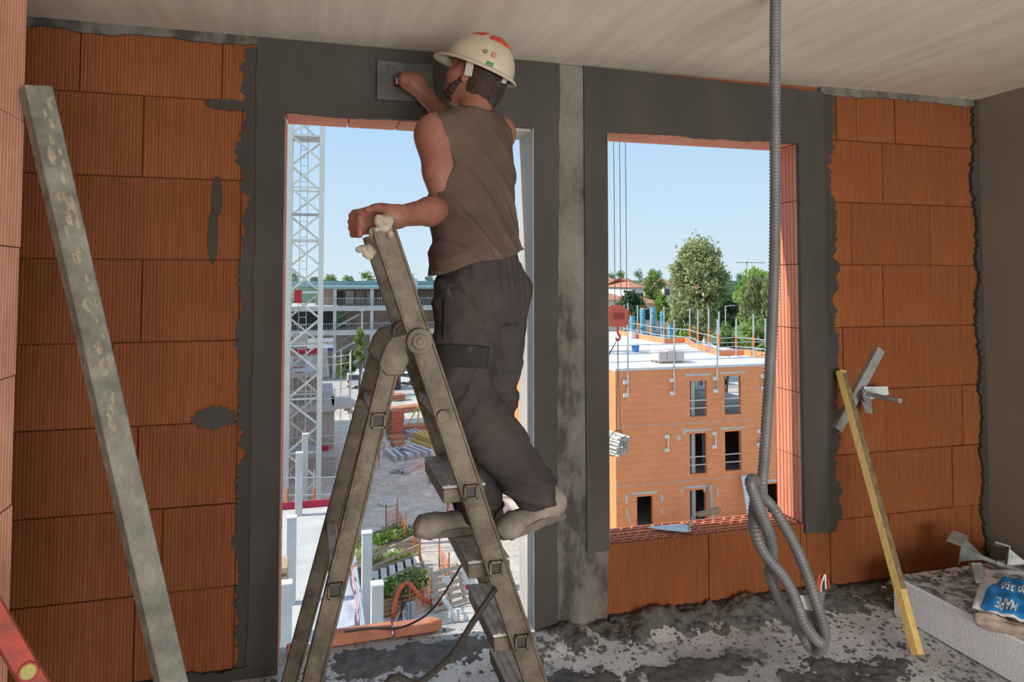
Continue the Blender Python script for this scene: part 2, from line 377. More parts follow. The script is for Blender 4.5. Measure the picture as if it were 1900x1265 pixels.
# partition of ribbed terracotta at the left edge, ending short of the front wall
PX, PE = -.71, -.945
wp = MB().box(PX-.2, PX-.016, BACK, PE, 0, CH-.002)
wall_partition = struct(wp.build('wall_partition', M_BRICKC))
M_BRICKP = mat('pinkish_ribbed_terracotta', (.70, .36, .25), (.55, .25, .16), 12, .8, bump=.25, bsc=90, stretch=(1, 1, .4))
def ribbed_part(y0, y1, z0, z1):
    n = max(2, int((y1-y0)/.0165)); d = (y1-y0)/n; prof = []
    for i in range(n):
        g = .004 if i % 3 else .008
        prof += [(y0+i*d, 0), (y0+i*d+d*.72, 0), (y0+i*d+d*.76, g), (y0+i*d+d*.96, g)]
    prof.append((y1, 0)); jx = random.uniform(-.003, .003)
    poly = [(PX-q+jx, y) for y, q in prof]+[(PX-.018, y1), (PX-.018, y0)]
    return MB().prism(poly, z0+.0015, z1-.0015, 'Z').build('brick', M_BRICKP, wall_partition)
for r in range(8):
    off = .25 if r % 2 else .5; y = PE; first = True
    while y > -3.2:
        l = off if first else .5; first = False
        ribbed_part(y-l+.003, y, Zk[r] if r else 0, min(Zk[r+1], CH-.004)); y -= l
MB().box(PX-.2, PX-.001, BACK, -3.2, 0, CH-.002).build('plaster_face', M_PLASTER, wall_partition)
# floor debris: mortar crumbs (nobody could count them) and pale chips
cr = MB()
def crumb_density(x, y):
    d = .35
    if x > .9: d += 1.3*math.exp(-((y+.1)/.22)**2)
    d += 1.2*math.exp(-((x-2.35)**2/.12+(y+.55)**2/.09)); d += .8*math.exp(-((x-.2)**2/.5+(y+.05)**2/.05))
    return d
k = 0
while k < 6500:
    x = random.uniform(-.6, 3.3); y = random.uniform(-1.5, .17)
    if y > -.035 and not (D0+.03 < x < D1-.03): continue
    if random.random() < crumb_density(x, y)/1.6:
        cr.lump((x, y, fh(x, y)-.002), random.choice((.002, .003, .003, .004, .005, .006, .008, .012)), random.uniform(.4, .9), 5); k += 1
tag(cr.build('mortar_crumbs', M_CLOD), 'dark grey mortar crumbs scattered over the pale floor', 'debris', kind='stuff')

# heaps of spilled mortar on the floor
def spill(label, cx, cy, rx, ry, hmax, seed, wallside=False):
    nx, ny = int(rx*2/.010), int(ry*2/.010); m = MB(); vs = []
    for i in range(nx+1):
        for j in range(ny+1):
            x = cx-rx+2*rx*i/nx; y = cy-ry+2*ry*j/ny; q = ((x-cx)/rx)**2+((y-cy)/ry)**2
            if wallside: q = ((x-cx)/rx)**6+max(0, (cy+ry-y)/(2*ry))**1.3
            p = Vector((x*9+seed, y*9, seed)); f = mnoise.fractal(p, .9, 2.2, 5); g = mnoise.fractal(p*4.5, .8, 2.0, 3)
            h = hmax*(max(-.6, 1-q*1.15)*.75+f*.75-.18+g*.30)
            vs.append((x, y, fh(x, y)+max(-.006, h)))
    m.add(vs, [(i*(ny+1)+j, (i+1)*(ny+1)+j, (i+1)*(ny+1)+j+1, i*(ny+1)+j+1) for i in range(nx) for j in range(ny)])
    return tag(m.build('mortar_spill', M_CLOD, smooth=True), label, 'mortar', 'mortar spilled on the floor')
spill('dark mortar ridge spilled along the foot of the window wall', 1.95, -.145, 1.05, .115, .035, 3.1, True)
spill('dark mortar heap on the floor between the conduit and the batten', 2.02, -.60, .30, .15, .022, 7.7)
spill('dark mortar splash on the floor left of the conduit loops', 1.45, -.42, .28, .11, .014, 12.3)
spill('dark mortar strewn over the doorway floor behind the ladder', .35, -.02, .46, .13, .014, 20.4)
spill('dark mortar patch on the floor by the right-hand ladder foot', .98, -.42, .26, .16, .013, 31.8)
spill('dark mortar patch on the floor in front of the doorway', .25, -.45, .30, .15, .012, 44.2)
# ================================================================ IMPLICIT-SURFACE MODELLER (for bodies and soft things)
class SDF:
    def __init__(s): s.p = []
    def cap(s, a, b, ra, rb, k=.02, flat=None):            # tapered limb; flat=(axis, ratio) squashes it
        a = np.array(a, float); b = np.array(b, float); R = max(ra, rb)+k+.03
        def fn(X, Y, Z):
            d = b-a; L = max(d @ d, 1e-9); t = np.clip(((X-a[0])*d[0]+(Y-a[1])*d[1]+(Z-a[2])*d[2])/L, 0, 1)
            px, py, pz = X-a[0]-t*d[0], Y-a[1]-t*d[1], Z-a[2]-t*d[2]
            if flat is not None:
                ax = np.array(flat[0], float); ax /= np.linalg.norm(ax); q = (px*ax[0]+py*ax[1]+pz*ax[2])*(1/flat[1]-1)
                px, py, pz = px+q*ax[0], py+q*ax[1], pz+q*ax[2]
            return np.sqrt(px*px+py*py+pz*pz)-(ra+(rb-ra)*t)
        s.p.append((fn, np.minimum(a, b)-R, np.maximum(a, b)+R, k, 1)); return s
    def ell(s, c, r, M=np.eye(3), k=.02, sub=0):           # ellipsoid, rows of M are its axes
        c = np.array(c, float); r = np.array(r, float); M = np.array(M, float); R = r.max()+k+.03
        def fn(X, Y, Z):
            q = [((X-c[0])*M[i, 0]+(Y-c[1])*M[i, 1]+(Z-c[2])*M[i, 2])/r[i] for i in range(3)]
            k0 = np.sqrt(q[0]**2+q[1]**2+q[2]**2); k1 = np.sqrt((q[0]/r[0])**2+(q[1]/r[1])**2+(q[2]/r[2])**2)+1e-9
            return k0*(k0-1)/k1
        s.p.append((fn, c-R, c+R, k, -1 if sub else 1)); return s
    def loft(s, st, k=.02, ex=2.3):                        # stations (x, y, z, front angle, half width, half depth) rising in z
        st = np.array(st, float); zs = st[:, 2]
        def fn(X, Y, Z):
            I = lambda j: np.interp(Z, zs, st[:, j])
            ca, sa = np.cos(I(3)), np.sin(I(3)); dx, dy = X-I(0), Y-I(1)
            u = np.abs(-dx*sa+dy*ca)/I(4); v = np.abs(dx*ca+dy*sa)/I(5)
            d = ((u**ex+v**ex)**(1/ex)-1)*np.minimum(I(4), I(5))
            return np.maximum(d, np.maximum(zs[0]-Z, Z-zs[-1]))
        m = st[:, 4].max()+.06
        s.p.append((fn, np.array([st[:, 0].min()-m, st[:, 1].min()-m, zs[0]-.05]), np.array([st[:, 0].max()+m, st[:, 1].max()+m, zs[-1]+.05]), k, 1)); return s
    def mesh(s, name, m, h=.006, warp=None, cut=None):
        lo = np.min([p[1] for p in s.p if p[4] > 0], 0)-2*h; hi = np.max([p[2] for p in s.p if p[4] > 0], 0)+2*h
        n = np.ceil((hi-lo)/h).astype(int)+1; ax = [lo[i]+h*np.arange(n[i]) for i in range(3)]
        V = np.full(n, .5, np.float32)
        for fn, a, b, k, sg in s.p:
            i0 = np.maximum(np.floor((a-lo)/h).astype(int), 0); i1 = np.minimum(np.ceil((b-lo)/h).astype(int)+1, n)
            if (i1 <= i0).any(): continue
            sl = tuple(slice(i0[i], i1[i]) for i in range(3))
            X, Y, Z = np.meshgrid(*[ax[i][sl[i]] for i in range(3)], indexing='ij'); d = fn(X, Y, Z); v = V[sl]
            if sg > 0:
                hh = np.maximum(k-np.abs(v-d), 0)/k; V[sl] = np.minimum(v, d)-hh*hh*k*.25
            else: V[sl] = np.maximum(v, -d)
        if warp or cut:
            X, Y, Z = np.meshgrid(*ax, indexing='ij')
            if warp: V = V+warp(X, Y, Z)
            if cut: V = np.maximum(V, cut(X, Y, Z))
        sgn = V < 0; c = [slice(0, -1), slice(1, None)]
        tot = sum(sgn[c[i], c[j], c[l]].astype(np.int8) for i in (0, 1) for j in (0, 1) for l in (0, 1))
        act = (tot > 0) & (tot < 8); idx = np.argwhere(act); ids = np.full(act.shape, -1, np.int64); ids[act] = np.arange(len(idx))
        pos = np.zeros((len(idx), 3)); cnt = np.zeros(len(idx))
        cn = [(i, j, l) for i in (0, 1) for j in (0, 1) for l in (0, 1)]
        for A in cn:
            for axs in range(3):
                if A[axs]: continue
                B = list(A); B[axs] = 1
                va = V[tuple((idx+A).T)]; vb = V[tuple((idx+B).T)]; mk = (va < 0) != (vb < 0)
                t = va/(va-vb+1e-12); P = np.array(A, float)+np.outer(t, np.array(B)-np.array(A))
                pos[mk] += P[mk]; cnt[mk] += 1
        pos = lo+h*(idx+pos/cnt[:, None])
        F = []
        for axs in range(3):
            o1, o2 = [(1, 2), (2, 0), (0, 1)][axs]
            s0 = [slice(None)]*3; s1 = [slice(None)]*3; s0[axs] = slice(0, -1); s1[axs] = slice(1, None)
            a_, b_ = sgn[tuple(s0)], sgn[tuple(s1)]; e_ = np.argwhere(a_ != b_)
            e_ = e_[(e_[:, o1] > 0) & (e_[:, o2] > 0) & (e_[:, o1] < n[o1]-1) & (e_[:, o2] < n[o2]-1)]
            q = []
            for d1, d2 in ((1, 1), (0, 1), (0, 0), (1, 0)):
                t = e_.copy(); t[:, o1] -= d1; t[:, o2] -= d2; q.append(ids[tuple(t.T)])
            q = np.stack(q, 1); fl_ = ~a_[tuple(e_.T)]; q[fl_] = q[fl_][:, ::-1]; F.append(q)
        F = np.concatenate(F); F = F[(F >= 0).all(1)]
        me = bpy.data.meshes.new(name); me.from_pydata(pos.tolist(), [], F.tolist())
        me.polygons.foreach_set('use_smooth', [True]*len(me.polygons)); me.materials.append(m); return me
    def build(s, name, m, parent=None, h=.006, warp=None, cut=None):
        o = bpy.data.objects.new(name, s.mesh(name, m, h, warp, cut)); COL.objects.link(o)
        if parent is not None: o.parent = parent; bpy_parent_fix(o, parent)
        return o

# ================================================================ LADDER
YN = -.935; LW = .42; YF = YN+LW-.03
A0 = PYp(710, 420, YN); B0 = PYp(985, 1240, YN); dR = (B0-A0); RB = A0+dR*((A0.z)/(A0.z-B0.z))
L0 = PYp(729, 656, YN); L1 = PYp(620, 1100, YN); LB = L0+(L1-L0)*(L0.z/(L0.z-L1.z))
HG = PYp(776, 632, YN)
ladder = thing('step_ladder', 'mortar-caked aluminium stepladder standing open in front of the tall opening', 'ladder', ((RB.x+LB.x)/2, (YN+YF)/2, 0))
def stile(a, b, y, wd=.066, y2=None):
    d = (b-a).normalized(); nrm = Vector((d.z, 0, -d.x)); m = MB()
    a = Vector((a.x, y, a.z)); b = Vector((b.x, y if y2 is None else y2, b.z))
    m.bar(a, b, .024, wd-.012, up=nrm)                        # web
    for sg in (-1, 1): m.bar(a+nrm*sg*(wd/2-.004), b+nrm*sg*(wd/2-.004), .034, .008, up=nrm)   # flanges
    return m.build('stile', M_ALU, ladder, bevel=.002)
for y in (YN, YF):
    yl = y if y == YN else y+.26
    stile(A0, RB, y); stile(L0, LB, y, .054, yl)
    foot = MB()
    for q, d, y_ in ((RB, dR, y), (LB, L1-L0, yl)):
        d = d.normalized(); foot = MB(); foot.bar(Vector((q.x, y_, q.z))-d*.07, Vector((q.x, y_, q.z+.004)), .04, .076, up=Vector((d.z, 0, -d.x))); foot.build('foot_cap', M_BLACK, ladder)
    # hinge: disc on the tall stile, curved arm running into the short one
    hg = Vector((HG.x, y, HG.z)); yo = y-.026 if y == YN else y+.018
    m = MB(); m.tube([hg+Vector((0, -.032, 0)), hg+Vector((0, .032, 0))], .037, 20); m.tube([hg+Vector((0, -.038, 0)), hg+Vector((0, -.03, 0))], .022, 16); m.tube([hg+Vector((0, -.042, 0)), hg+Vector((0, -.03, 0))], .010, 12)
    m.build('hinge', M_ALU, ladder, bevel=.0015)
    arm = spline([(L0.x-.012, L0.z-.05), (L0.x-.012+.012, L0.z+.022), (L0.x+.04, L0.z+.052), (HG.x, HG.z+.036)], 5)[::1] if False else None
    top = [(L0.x-.034-.008, L0.z-.03), (L0.x-.026, L0.z+.02), (L0.x-.004, L0.z+.05), (L0.x+.03, L0.z+.056), (HG.x-.01, HG.z+.034), (HG.x+.02, HG.z), (HG.x, HG.z-.034), (HG.x-.035, HG.z-.022), (L0.x+.045, L0.z-.02), (L0.x+.026, L0.z-.06), (L0.x-.02, L0.z-.06)]
    MB().prism(top, y-.019, y+.019).build('hinge_arm', M_ALU, ladder, bevel=.004)
def rung_hole(p, hole=True):
    if hole:
        c = MB()
        for dx, dz, w, h in ((-.017, 0, .007, .042), (.017, 0, .007, .042), (0, .0175, .04, .007), (0, -.0175, .04, .007)):
            c.cbox((p.x+dx, YN-.016, p.z+dz), (w, .016, h))
        r = c.build('rung_collar', M_ALU, ladder, bevel=.0015)
        k = MB().cbox((p.x, YN-.0135, p.z), (.028, .004, .028)).build('rung_shade', M_BLACK, r)  # black square put in for the shade inside the hollow rung
    else:
        MB().tube([(p.x, YN-.024, p.z), (p.x, YN-.01, p.z)], .019, 16).build('rivet', M_ALU, ladder, bevel=.002)
RUNGS_R = [PYp(822, 772, YN-.015), PYp(873, 912, YN-.015), PYp(920, 1053, YN-.015), PYp(967, 1190, YN-.015)]
step = RUNGS_R[3]-RUNGS_R[2]; RUNGS_R.append(RUNGS_R[3]+step)
TREAD = []
for i, p in enumerate(RUNGS_R):
    rung_hole(p, i > 0)
    if i == 0:
        MB().box(p.x-.016, p.x+.016, YN, YF, p.z-.016, p.z+.016).build('rung', M_ALUL, ladder, bevel=.003); continue
    t = MB(); x0, x1 = p.x-.075, p.x+.052; z = p.z+.012
    t.box(x0, x1, YN+.018, YF-.018, z-.008, z)
    MB().box(x0+.001, x1-.001, YN+.0175, YF-.0175, z-.05, z-.0085).build('tread_body', M_ALU, ladder, bevel=.003)
    for q in range(5): t.box(x0+.015+q*.024, x0+.021+q*.024, YN+.02, YF-.02, z, z+.003)
    t.build('tread', M_TREAD, ladder, bevel=.0015); TREAD.append(z+.003)
for p in (PYp(702, 780, YN-.015), PYp(622, 1095, YN-.015)):
    rung_hole(p); MB().box(p.x-.016, p.x+.016, YN, YF+.26*(L0.z-p.z)/L0.z, p.z-.016, p.z+.016).build('rung', M_ALUL, ladder, bevel=.003)
# dried mortar clump on top of the tall stile
M_CLUMP = mat('dried_mortar_clump', (.52, .47, .38), (.33, .29, .23), 40, .9, bump=.6, bsc=90)
sd = SDF(); c0 = np.array(A0); random.seed(3)
for i in range(14):
    sd.ell(c0+np.array([random.uniform(-.03, .026), random.uniform(-.018, .016), random.uniform(-.03, .022)]), np.array([random.uniform(.008, .02) for _ in range(3)]), k=.008)
sd.build('mortar_clump', M_CLUMP, ladder, .0035)
sd = SDF(); c1 = PYp(688, 462, YF-.2); c1 = np.array(PYp(684, 466, YN+.03))
for i in range(8): sd.ell(c1+np.array([random.uniform(-.026, .02), random.uniform(-.01, .01), random.uniform(-.012, .012)]), np.array([random.uniform(.006, .014) for _ in range(3)]), k=.008)
sd.build('mortar_clump', M_CLUMP, ladder, .0035)

# ================================================================ WORKER
M_SKIN = mat('tanned_skin', (.31, .135, .098), (.25, .10, .072), 18, .5, bump=.06, bsc=60, spec=.4)
M_SHIRT = mat('brown_cotton', (.135, .098, .080), (.10, .072, .058), 6, .9, bump=.35, bsc=16, spec=.1, bd=.012)
M_TROU = mat('charcoal_workwear', (.072, .061, .058), (.05, .042, .041), 7, .9, bump=.35, bsc=14, spec=.1, bd=.012)
M_TROUD = mat('black_cordura', (.022, .021, .022), (.035, .033, .033), 20, .85, bump=.2)
M_BOOT = mat('dusty_work_boot', (.33, .295, .255), (.20, .175, .15), 14, .85, bump=.35, bsc=40)
M_SOLE = mat('boot_sole', (.19, .165, .14), (.12, .105, .09), 20, .9)
M_HAIR = mat('dark_brown_hair', (.035, .022, .018), (.06, .038, .03), 60, .7, bump=.6, bsc=90)
M_HELM = mat('dirty_white_helmet', (.58, .52, .41), (.46, .41, .31), 9, .38, bump=.04, spec=.5)
M_HRED = mat('red_sticker', (.62, .07, .035), (.50, .06, .035), 30, .5, bump=0)
M_GREEN = mat('green_sticker', (.07, .28, .10), (.06, .22, .09), 30, .5, bump=0)
M_WHITE = mat('white_plastic', (.72, .70, .66), (.62, .60, .56), 20, .5, bump=0)
J = lambda x, y, Y: np.array(PYp(x, y, Y))
def nrm(v): v = np.array(v, float); return v/np.linalg.norm(v)
pelvis = J(890, 520, -.70)
FD = nrm((-.66, .64, .40)); HU = nrm(np.array((.34, -.20, .92))-FD*np.dot((.34, -.20, .92), FD)); HS = np.cross(HU, FD)   # HS: head's left
hb = J(889, 128, -.50); hc = hb-HU*.028-FD*.012
Ls, Le, Lw = J(806, 250, -.63), J(826, 388, -.69), J(735, 402, -.865)
Rs, Re, Rw = J(925, 248, -.46), J(858, 262, -.24), J(792, 180, -.115)
neck0 = J(878, 222, -.55)
Lh, Lk, La = J(868, 545, -.74), J(858, 735, -.815), J(984, 900, -.79)
Rh, Rk, Ra = J(928, 545, -.62), J(912, 740, -.625), J(890, 940, -.665)
person = thing('person', 'worker in brown sleeveless shirt, grey work trousers and white helmet standing on the stepladder', 'person', (float(Ra[0]), float(Ra[1]), TREAD[1]))
body = SDF()
# trunk under the clothes
cU = J(868, 262, -.555); cM = J(878, 380, -.62); cL = J(886, 500, -.69)
fU, fM, fL = math.atan2(.9, -.45), math.atan2(.78, -.62), math.atan2(.6, -.80)
body.loft([(*cL, fL, .135, .095), (*cM, fM, .135, .09), (*cU, fU, .15, .09), (cU[0], cU[1], cU[2]+.06, fU, .11, .07)])
body.cap(neck0-[0, 0, .03], hc-HU*.05-FD*.02, .062, .056, .04)
# head
body.ell(hc+FD*.005, (.098, .077, .108), [FD, HS, HU], .03)
body.ell(hc+FD*.045-HU*.065, (.058, .058, .06), [FD, HS, HU], .04)              # jaw
body.ell(hc+FD*.055-HU*.09, (.036, .036, .026), [FD, HS, HU], .03)              # chin
body.cap(hc+FD*.095+HU*.012, hc+FD*.118-HU*.032, .009, .015, .014)              # nose
body.cap(hc+FD*.088+HS*.045+HU*.022, hc+FD*.092-HS*.045+HU*.022, .014, .014, .02)   # brow
body.cap(hc+FD*.092+HS*.024-HU*.058, hc+FD*.092-HS*.024-HU*.058, .010, .010, .01)   # lips
for sg in (-1, 1):
    body.ell(hc+FD*.086+HS*.032*sg+HU*.002, (.012, .014, .010), [FD, HS, HU], .006)     # eyes
    body.ell(hc+FD*.062+HS*.05*sg-HU*.03, (.03, .022, .024), [FD, HS, HU], .03)         # cheeks
    ear = hc-FD*.004+HS*.080*sg-HU*.012
    body.ell(ear, (.017, .009, .031), [FD, HS, HU], .008); body.ell(ear+HS*.008*sg, (.011, .008, .020), [FD, HS, HU], .001, 1); body.ell(ear+FD*.006-HU*.026, (.009, .008, .010), [FD, HS, HU], .008)
# arms: deltoid, biceps, elbow, forearm, wrist
def arm(s, e, w, bulk=1):
    body.ell(s, (.058*bulk, .058*bulk, .064*bulk), k=.05)
    mid = s+(e-s)*.5; body.cap(s, mid, .053*bulk, .052*bulk, .04); body.cap(mid, e, .052*bulk, .038*bulk, .02)
    fm = e+(w-e)*.34; body.cap(e, fm, .037*bulk, .042*bulk, .016); body.cap(fm, w, .042*bulk, .029*bulk, .02)
arm(Ls, Le, Lw, 1.04); arm(Rs, Re, Rw)
# left hand closed on the top of the tall stile
pc = J(692, 404, -.875); body.cap(Lw, pc, .030, .034, .03, flat=((0, 1, .15), .62))
body.cap(J(705, 396, -.872), J(700, 420, -.876), .026, .026, .03, flat=((0, 1, .15), .7))
for i in range(4):
    yk = 393+11.5*i; ln = (0, 2, 1, -3)[i]
    a, b, c, d = J(676-ln, yk, -.872), J(658-ln, yk+3, -.885), J(653-ln*.7, yk+7, -.93), J(668, yk+9, -.966)
    body.cap(a, b, .0125, .0115, .010); body.cap(b, c, .0112, .0100, .004); body.cap(c, d, .0098, .0085, .003)
a, b, c = J(716, 393, -.885), J(700, 386, -.915), J(682, 389, -.955); body.cap(a, b, .0145, .0125, .016); body.cap(b, c, .0118, .010, .006)
# right hand closed round the handle of the float
HC = J(762, 152, -.085)                                       # handle centre
hx = np.array((1., 0, 0)); hz = np.array((0, 0, 1.)); hy = np.array((0, 1., 0))
pr = HC-hy*.034-hz*.006; body.cap(Rw, pr-hz*.012, .031, .034, .03)
body.cap(pr-hx*.03, pr+hx*.03, .026, .026, .03)
for i in range(4):
    o = hx*(-.034+.0225*i); ln = (.9, 1.05, 1., .85)[i]
    a = pr+o+hz*.018; b = HC+o-hy*.012+hz*.030*ln; c = HC+o+hy*.022*ln+hz*.018; d = HC+o+hy*.022-hz*.008*ln
    body.cap(a, b, .0125, .0115, .008); body.cap(b, c, .0112, .0102, .003); body.cap(c, d, .0100, .0086, .003)
a, b, c = pr+hx*.040-hz*.012, HC+hx*.035-hy*.016-hz*.030, HC+hx*.008+hy*.012-hz*.030; body.cap(a, b, .0150, .0125, .014); body.cap(b, c, .0120, .0100, .005)
# legs under the trousers keep the figure whole
body.cap(cL, Lh, .085, .08, .05); body.cap(cL, Rh, .085, .08, .05); body.cap(Lh, Lk, .072, .05, .04); body.cap(Rh, Rk, .072, .05, .04)
body.cap(Lk, La, .048, .034, .03); body.cap(Rk, Ra, .048, .034, .03)
ob = body.build('body', M_SKIN, person, .005)
# sleeveless shirt
sh = SDF()
st = [(J(884, 530, -.69), fL, .184, .150), (J(884, 470, -.675), fL, .177, .138), (J(880, 400, -.63), fM, .166, .118), (J(873, 320, -.585), fU, .178, .122), (J(869, 265, -.555), fU, .182, .118), (J(870, 232, -.548), fU, .150, .096), (J(873, 212, -.55), fU, .082, .07)]
sh.loft([(*p_, f_, a_, b_) for p_, f_, a_, b_ in st], .03)
sh.cap(Ls+(.004, 0, .008), neck0, .068, .052, .05); sh.cap(Rs+(-.004, 0, .008), neck0, .068, .052, .05)
sh.ell(J(864, 512, -.76), (.104, .112, .12), k=.05); sh.ell(J(918, 508, -.64), (.11, .105, .11), k=.04)
def shwarp(X, Y, Z):
    u = X*.9+Y*.5; low = np.clip((1.95-Z)/.35, 0, 1)
    w = X*.35+Y*.2; r1 = np.maximum(0, np.sin(46*u+5*np.sin(6*Z+1)+7*Z))**2; r2 = np.maximum(0, np.sin(64*(Z*.8+u*.9)+3*np.sin(9*Z)))**3
    return -.010*r1*np.clip(low+.3, 0, 1)-.008*r2*np.clip((1.86-Z)/.2, 0, 1)-.005*np.maximum(0, np.sin(70*(Z-u*.6)))**3*np.clip((1.70-Z)/.12, 0, 1)+.006
def shcut(X, Y, Z):                                           # neck opening and arm openings
    n0 = neck0+np.array((0, .0, .045)); d = .062-np.sqrt((X-n0[0])**2+(Y-n0[1])**2+((Z-n0[2])*.9)**2)
    dl = nrm(Ls-Rs); v = np.clip(Ls[2]-Z, -.05, .18); e1 = (X-Ls[0])*dl[0]+(Y-Ls[1])*dl[1]-(.052-1.15*np.maximum(v, 0)*(1-v/.18)-.25*np.minimum(v, 0))
    e1 = np.minimum(e1, Z-(Ls[2]-.185)); v = np.clip(Rs[2]-Z, -.05, .18); e2 = -((X-Rs[0])*dl[0]+(Y-Rs[1])*dl[1])-(.052-1.15*np.maximum(v, 0)*(1-v/.18)-.25*np.minimum(v, 0))
    e2 = np.minimum(e2, Z-(Rs[2]-.185)); hA, hB = J(812, 506, -.74), J(955, 470, -.62); sl = (hB[2]-hA[2])/(hB[0]-hA[0]); hem = hA[2]+(X-hA[0])*sl+.006*np.sin(30*X)-Z
    d = np.maximum(d, hem)
    return np.maximum(d, np.maximum(e1, e2))
shirt = sh.build('shirt', M_SHIRT, person, .0055, shwarp, shcut)
# work trousers
tr = SDF()
pst = [(J(893, 600, -.70), fL, .155, .115), (J(891, 550, -.70), fL, .168, .132), (J(889, 505, -.695), fL, .160, .122), (J(888, 458, -.675), fL, .150, .112)]
tr.loft([(*p_, f_, a_, b_) for p_, f_, a_, b_ in pst], .03)
def leg(h, k_, a, r, hem):
    tr.cap(h, h+(k_-h)*.5, r[0], r[1], .03); tr.cap(h+(k_-h)*.5, k_, r[1], r[2], .03); tr.cap(k_, k_+(a-k_)*.5, r[2], r[3], .03); tr.cap(k_+(a-k_)*.5, a+hem, r[3], r[4], .03)
leg(Lh, Lk, La, (.102, .098, .083, .080, .074), nrm(La-Lk)*.015); leg(Rh, Rk, Ra, (.108, .094, .080, .078, .074), nrm(Ra-Rk)*.01)
def trwarp(X, Y, Z):
    f = .004*np.sin(38*Z+46*X+4*np.sin(14*X+9*Z))-.003*np.maximum(0, np.sin(60*X-52*Z))**3; g = -.010*np.maximum(0, np.sin(64*Z-46*X+3*np.sin(21*X)))**2*np.exp(-((Z-(Lk[2]-.02))/.13)**2)
    a = -.010*np.maximum(0, np.sin(95*Z+24*X))**2*np.exp(-((Z-.82)/.09)**2); w = .0022*np.sin(160*X+60*Y)*np.clip((Z-1.42)/.05, 0, 1)
    return f+g+a+w
trous = tr.build('trousers', M_TROU, person, .006, trwarp)
# black knee and pocket panels, belt band, pocket flap seams (thin shells lifted from the leg)
def patch(name, c0_, c1_, r, a0, a1, m, parent, n=14, k=8, lift=.006, axis=None):
    c0_, c1_ = np.array(c0_), np.array(c1_); t = nrm(c1_-c0_); toc = nrm(np.array(_C)-c0_); e1 = nrm(toc-t*np.dot(toc, t)); e2 = np.cross(t, e1)
    vs = []; fs = []
    for L_ in (0, 1):
        for i in range(k+1):
            q = i/k; cc = c0_+(c1_-c0_)*q; rr = (r[0]+(r[1]-r[0])*q)+(lift if L_ else -.01)
            for j in range(n+1):
                an = a0+(a1-a0)*j/n; vs.append(cc+(e1*math.cos(an)+e2*math.sin(an))*rr)
    N = (k+1)*(n+1)
    for i in range(k):
        for j in range(n):
            b_ = i*(n+1)+j; fs += [(b_+N, b_+1+N, b_+n+2+N, b_+n+1+N), (b_, b_+n+1, b_+n+2, b_+1)]
    ring = [j for j in range(n+1)]+[i*(n+1)+n for i in range(1, k+1)]+[k*(n+1)+j for j in range(n-1, -1, -1)]+[i*(n+1) for i in range(k-1, 0, -1)]
    fs += [(ring[i], ring[(i+1) % len(ring)], ring[(i+1) % len(ring)]+N, ring[i]+N) for i in range(len(ring))]
    mb = MB(); mb.add([Vector(v) for v in vs], fs); return mb.build(name, m, parent, smooth=True)
th = lambda t: Lh+(Lk-Lh)*t
patch('knee_panel', th(.56), th(.76), (.103, .097), -.75, .95, M_TROUD, trous)
patch('side_pocket', th(.02), th(.50), (.107, .101), -.55, .75, M_TROU, trous, lift=.004)
patch('thigh_panel', th(.0), th(.48), (.112, .104), .95, 1.75, M_TROUD, trous, lift=.003) if False else None
# boots
def boot(a, heel, toe, up):
    s_ = SDF(); f = nrm(toe-heel); u = nrm(up-f*np.dot(up, f))
    s_.cap(a, heel+u*.05+f*.03, .046, .044, .03); s_.cap(heel+u*.036+f*.03, toe+u*.03-f*.045, .037, .042, .03, flat=(u, .85)); s_.ell(toe+u*.028-f*.045, (.048, .046, .034), [f, np.cross(u, f), u], .02)
    b_ = s_.build('boot', M_BOOT, person, .006, lambda X, Y, Z: -.004*np.maximum(0, np.sin(120*(X*f[0]+Y*f[1]+Z*f[2])+40*(X*u[0]+Y*u[1]+Z*u[2])))**3)
    w = np.cross(u, f); hm = MB(); q0 = heel+f*.005; hm.bar(q0-u*.0, q0+f*.07, .068, .02, up=Vector(u)); hm.build('heel', M_SOLE, b_, bevel=.006); m = MB(); n = 18; pts = []
    for i in range(n):
        an = 2*math.pi*i/n; L = (np.linalg.norm(toe-heel)/2+.004); k = math.cos(an); wd = .046+.006*k; pts.append((heel+toe)/2+f*L*k*1.0+w*wd*math.sin(an))
    vs = [Vector(p_+u*.002) for p_ in pts]+[Vector(p_+u*.026) for p_ in pts]
    m.add(vs, [tuple(range(n-1, -1, -1)), tuple(range(n, 2*n))]+[(i, (i+1) % n, (i+1) % n+n, i+n) for i in range(n)]); m.build('sole', M_SOLE, b_)
    return b_
T3 = TREAD[1]
rh = Ra+np.array((.06, -.01, 0)); rh[2] = T3; rt = rh+np.array((-.275, -.01, 0)); Rfoot = boot(Ra+(0, 0, -.0), rh, rt, np.array((0, 0, 1.)))
lt = J(930, 1012, -.80); lt[2] = T3+.006; lhh = J(1046, 950, -.78)
boot(La, lhh, lt, nrm(np.array((-.35, 0, 1.))))
# hair, beard, helmet
hr = SDF(); hr.ell(hc-FD*.012-HU*.005, (.098, .084, .105), [FD, HS, HU], .02); hr.ell(hc-FD*.045-HU*.055, (.055, .062, .05), [FD, HS, HU], .03)
def hcut(X, Y, Z):
    q = (X-hc[0])*FD[0]+(Y-hc[1])*FD[1]+(Z-hc[2])*FD[2]; w = (X-hc[0])*HU[0]+(Y-hc[1])*HU[1]+(Z-hc[2])*HU[2]; sd_ = np.abs((X-hc[0])*HS[0]+(Y-hc[1])*HS[1]+(Z-hc[2])*HS[2])
    return np.maximum(q+.015-np.clip(w, 0, .2)*.6, w-.07)
hr.build('hair', M_HAIR, person, .005, lambda X, Y, Z: .003*np.sin(170*X+60*Z)*np.sin(150*Y-90*Z), hcut)
bd = SDF(); bd.ell(hc+FD*.052-HU*.092, (.052, .056, .036), [FD, HS, HU], .02)
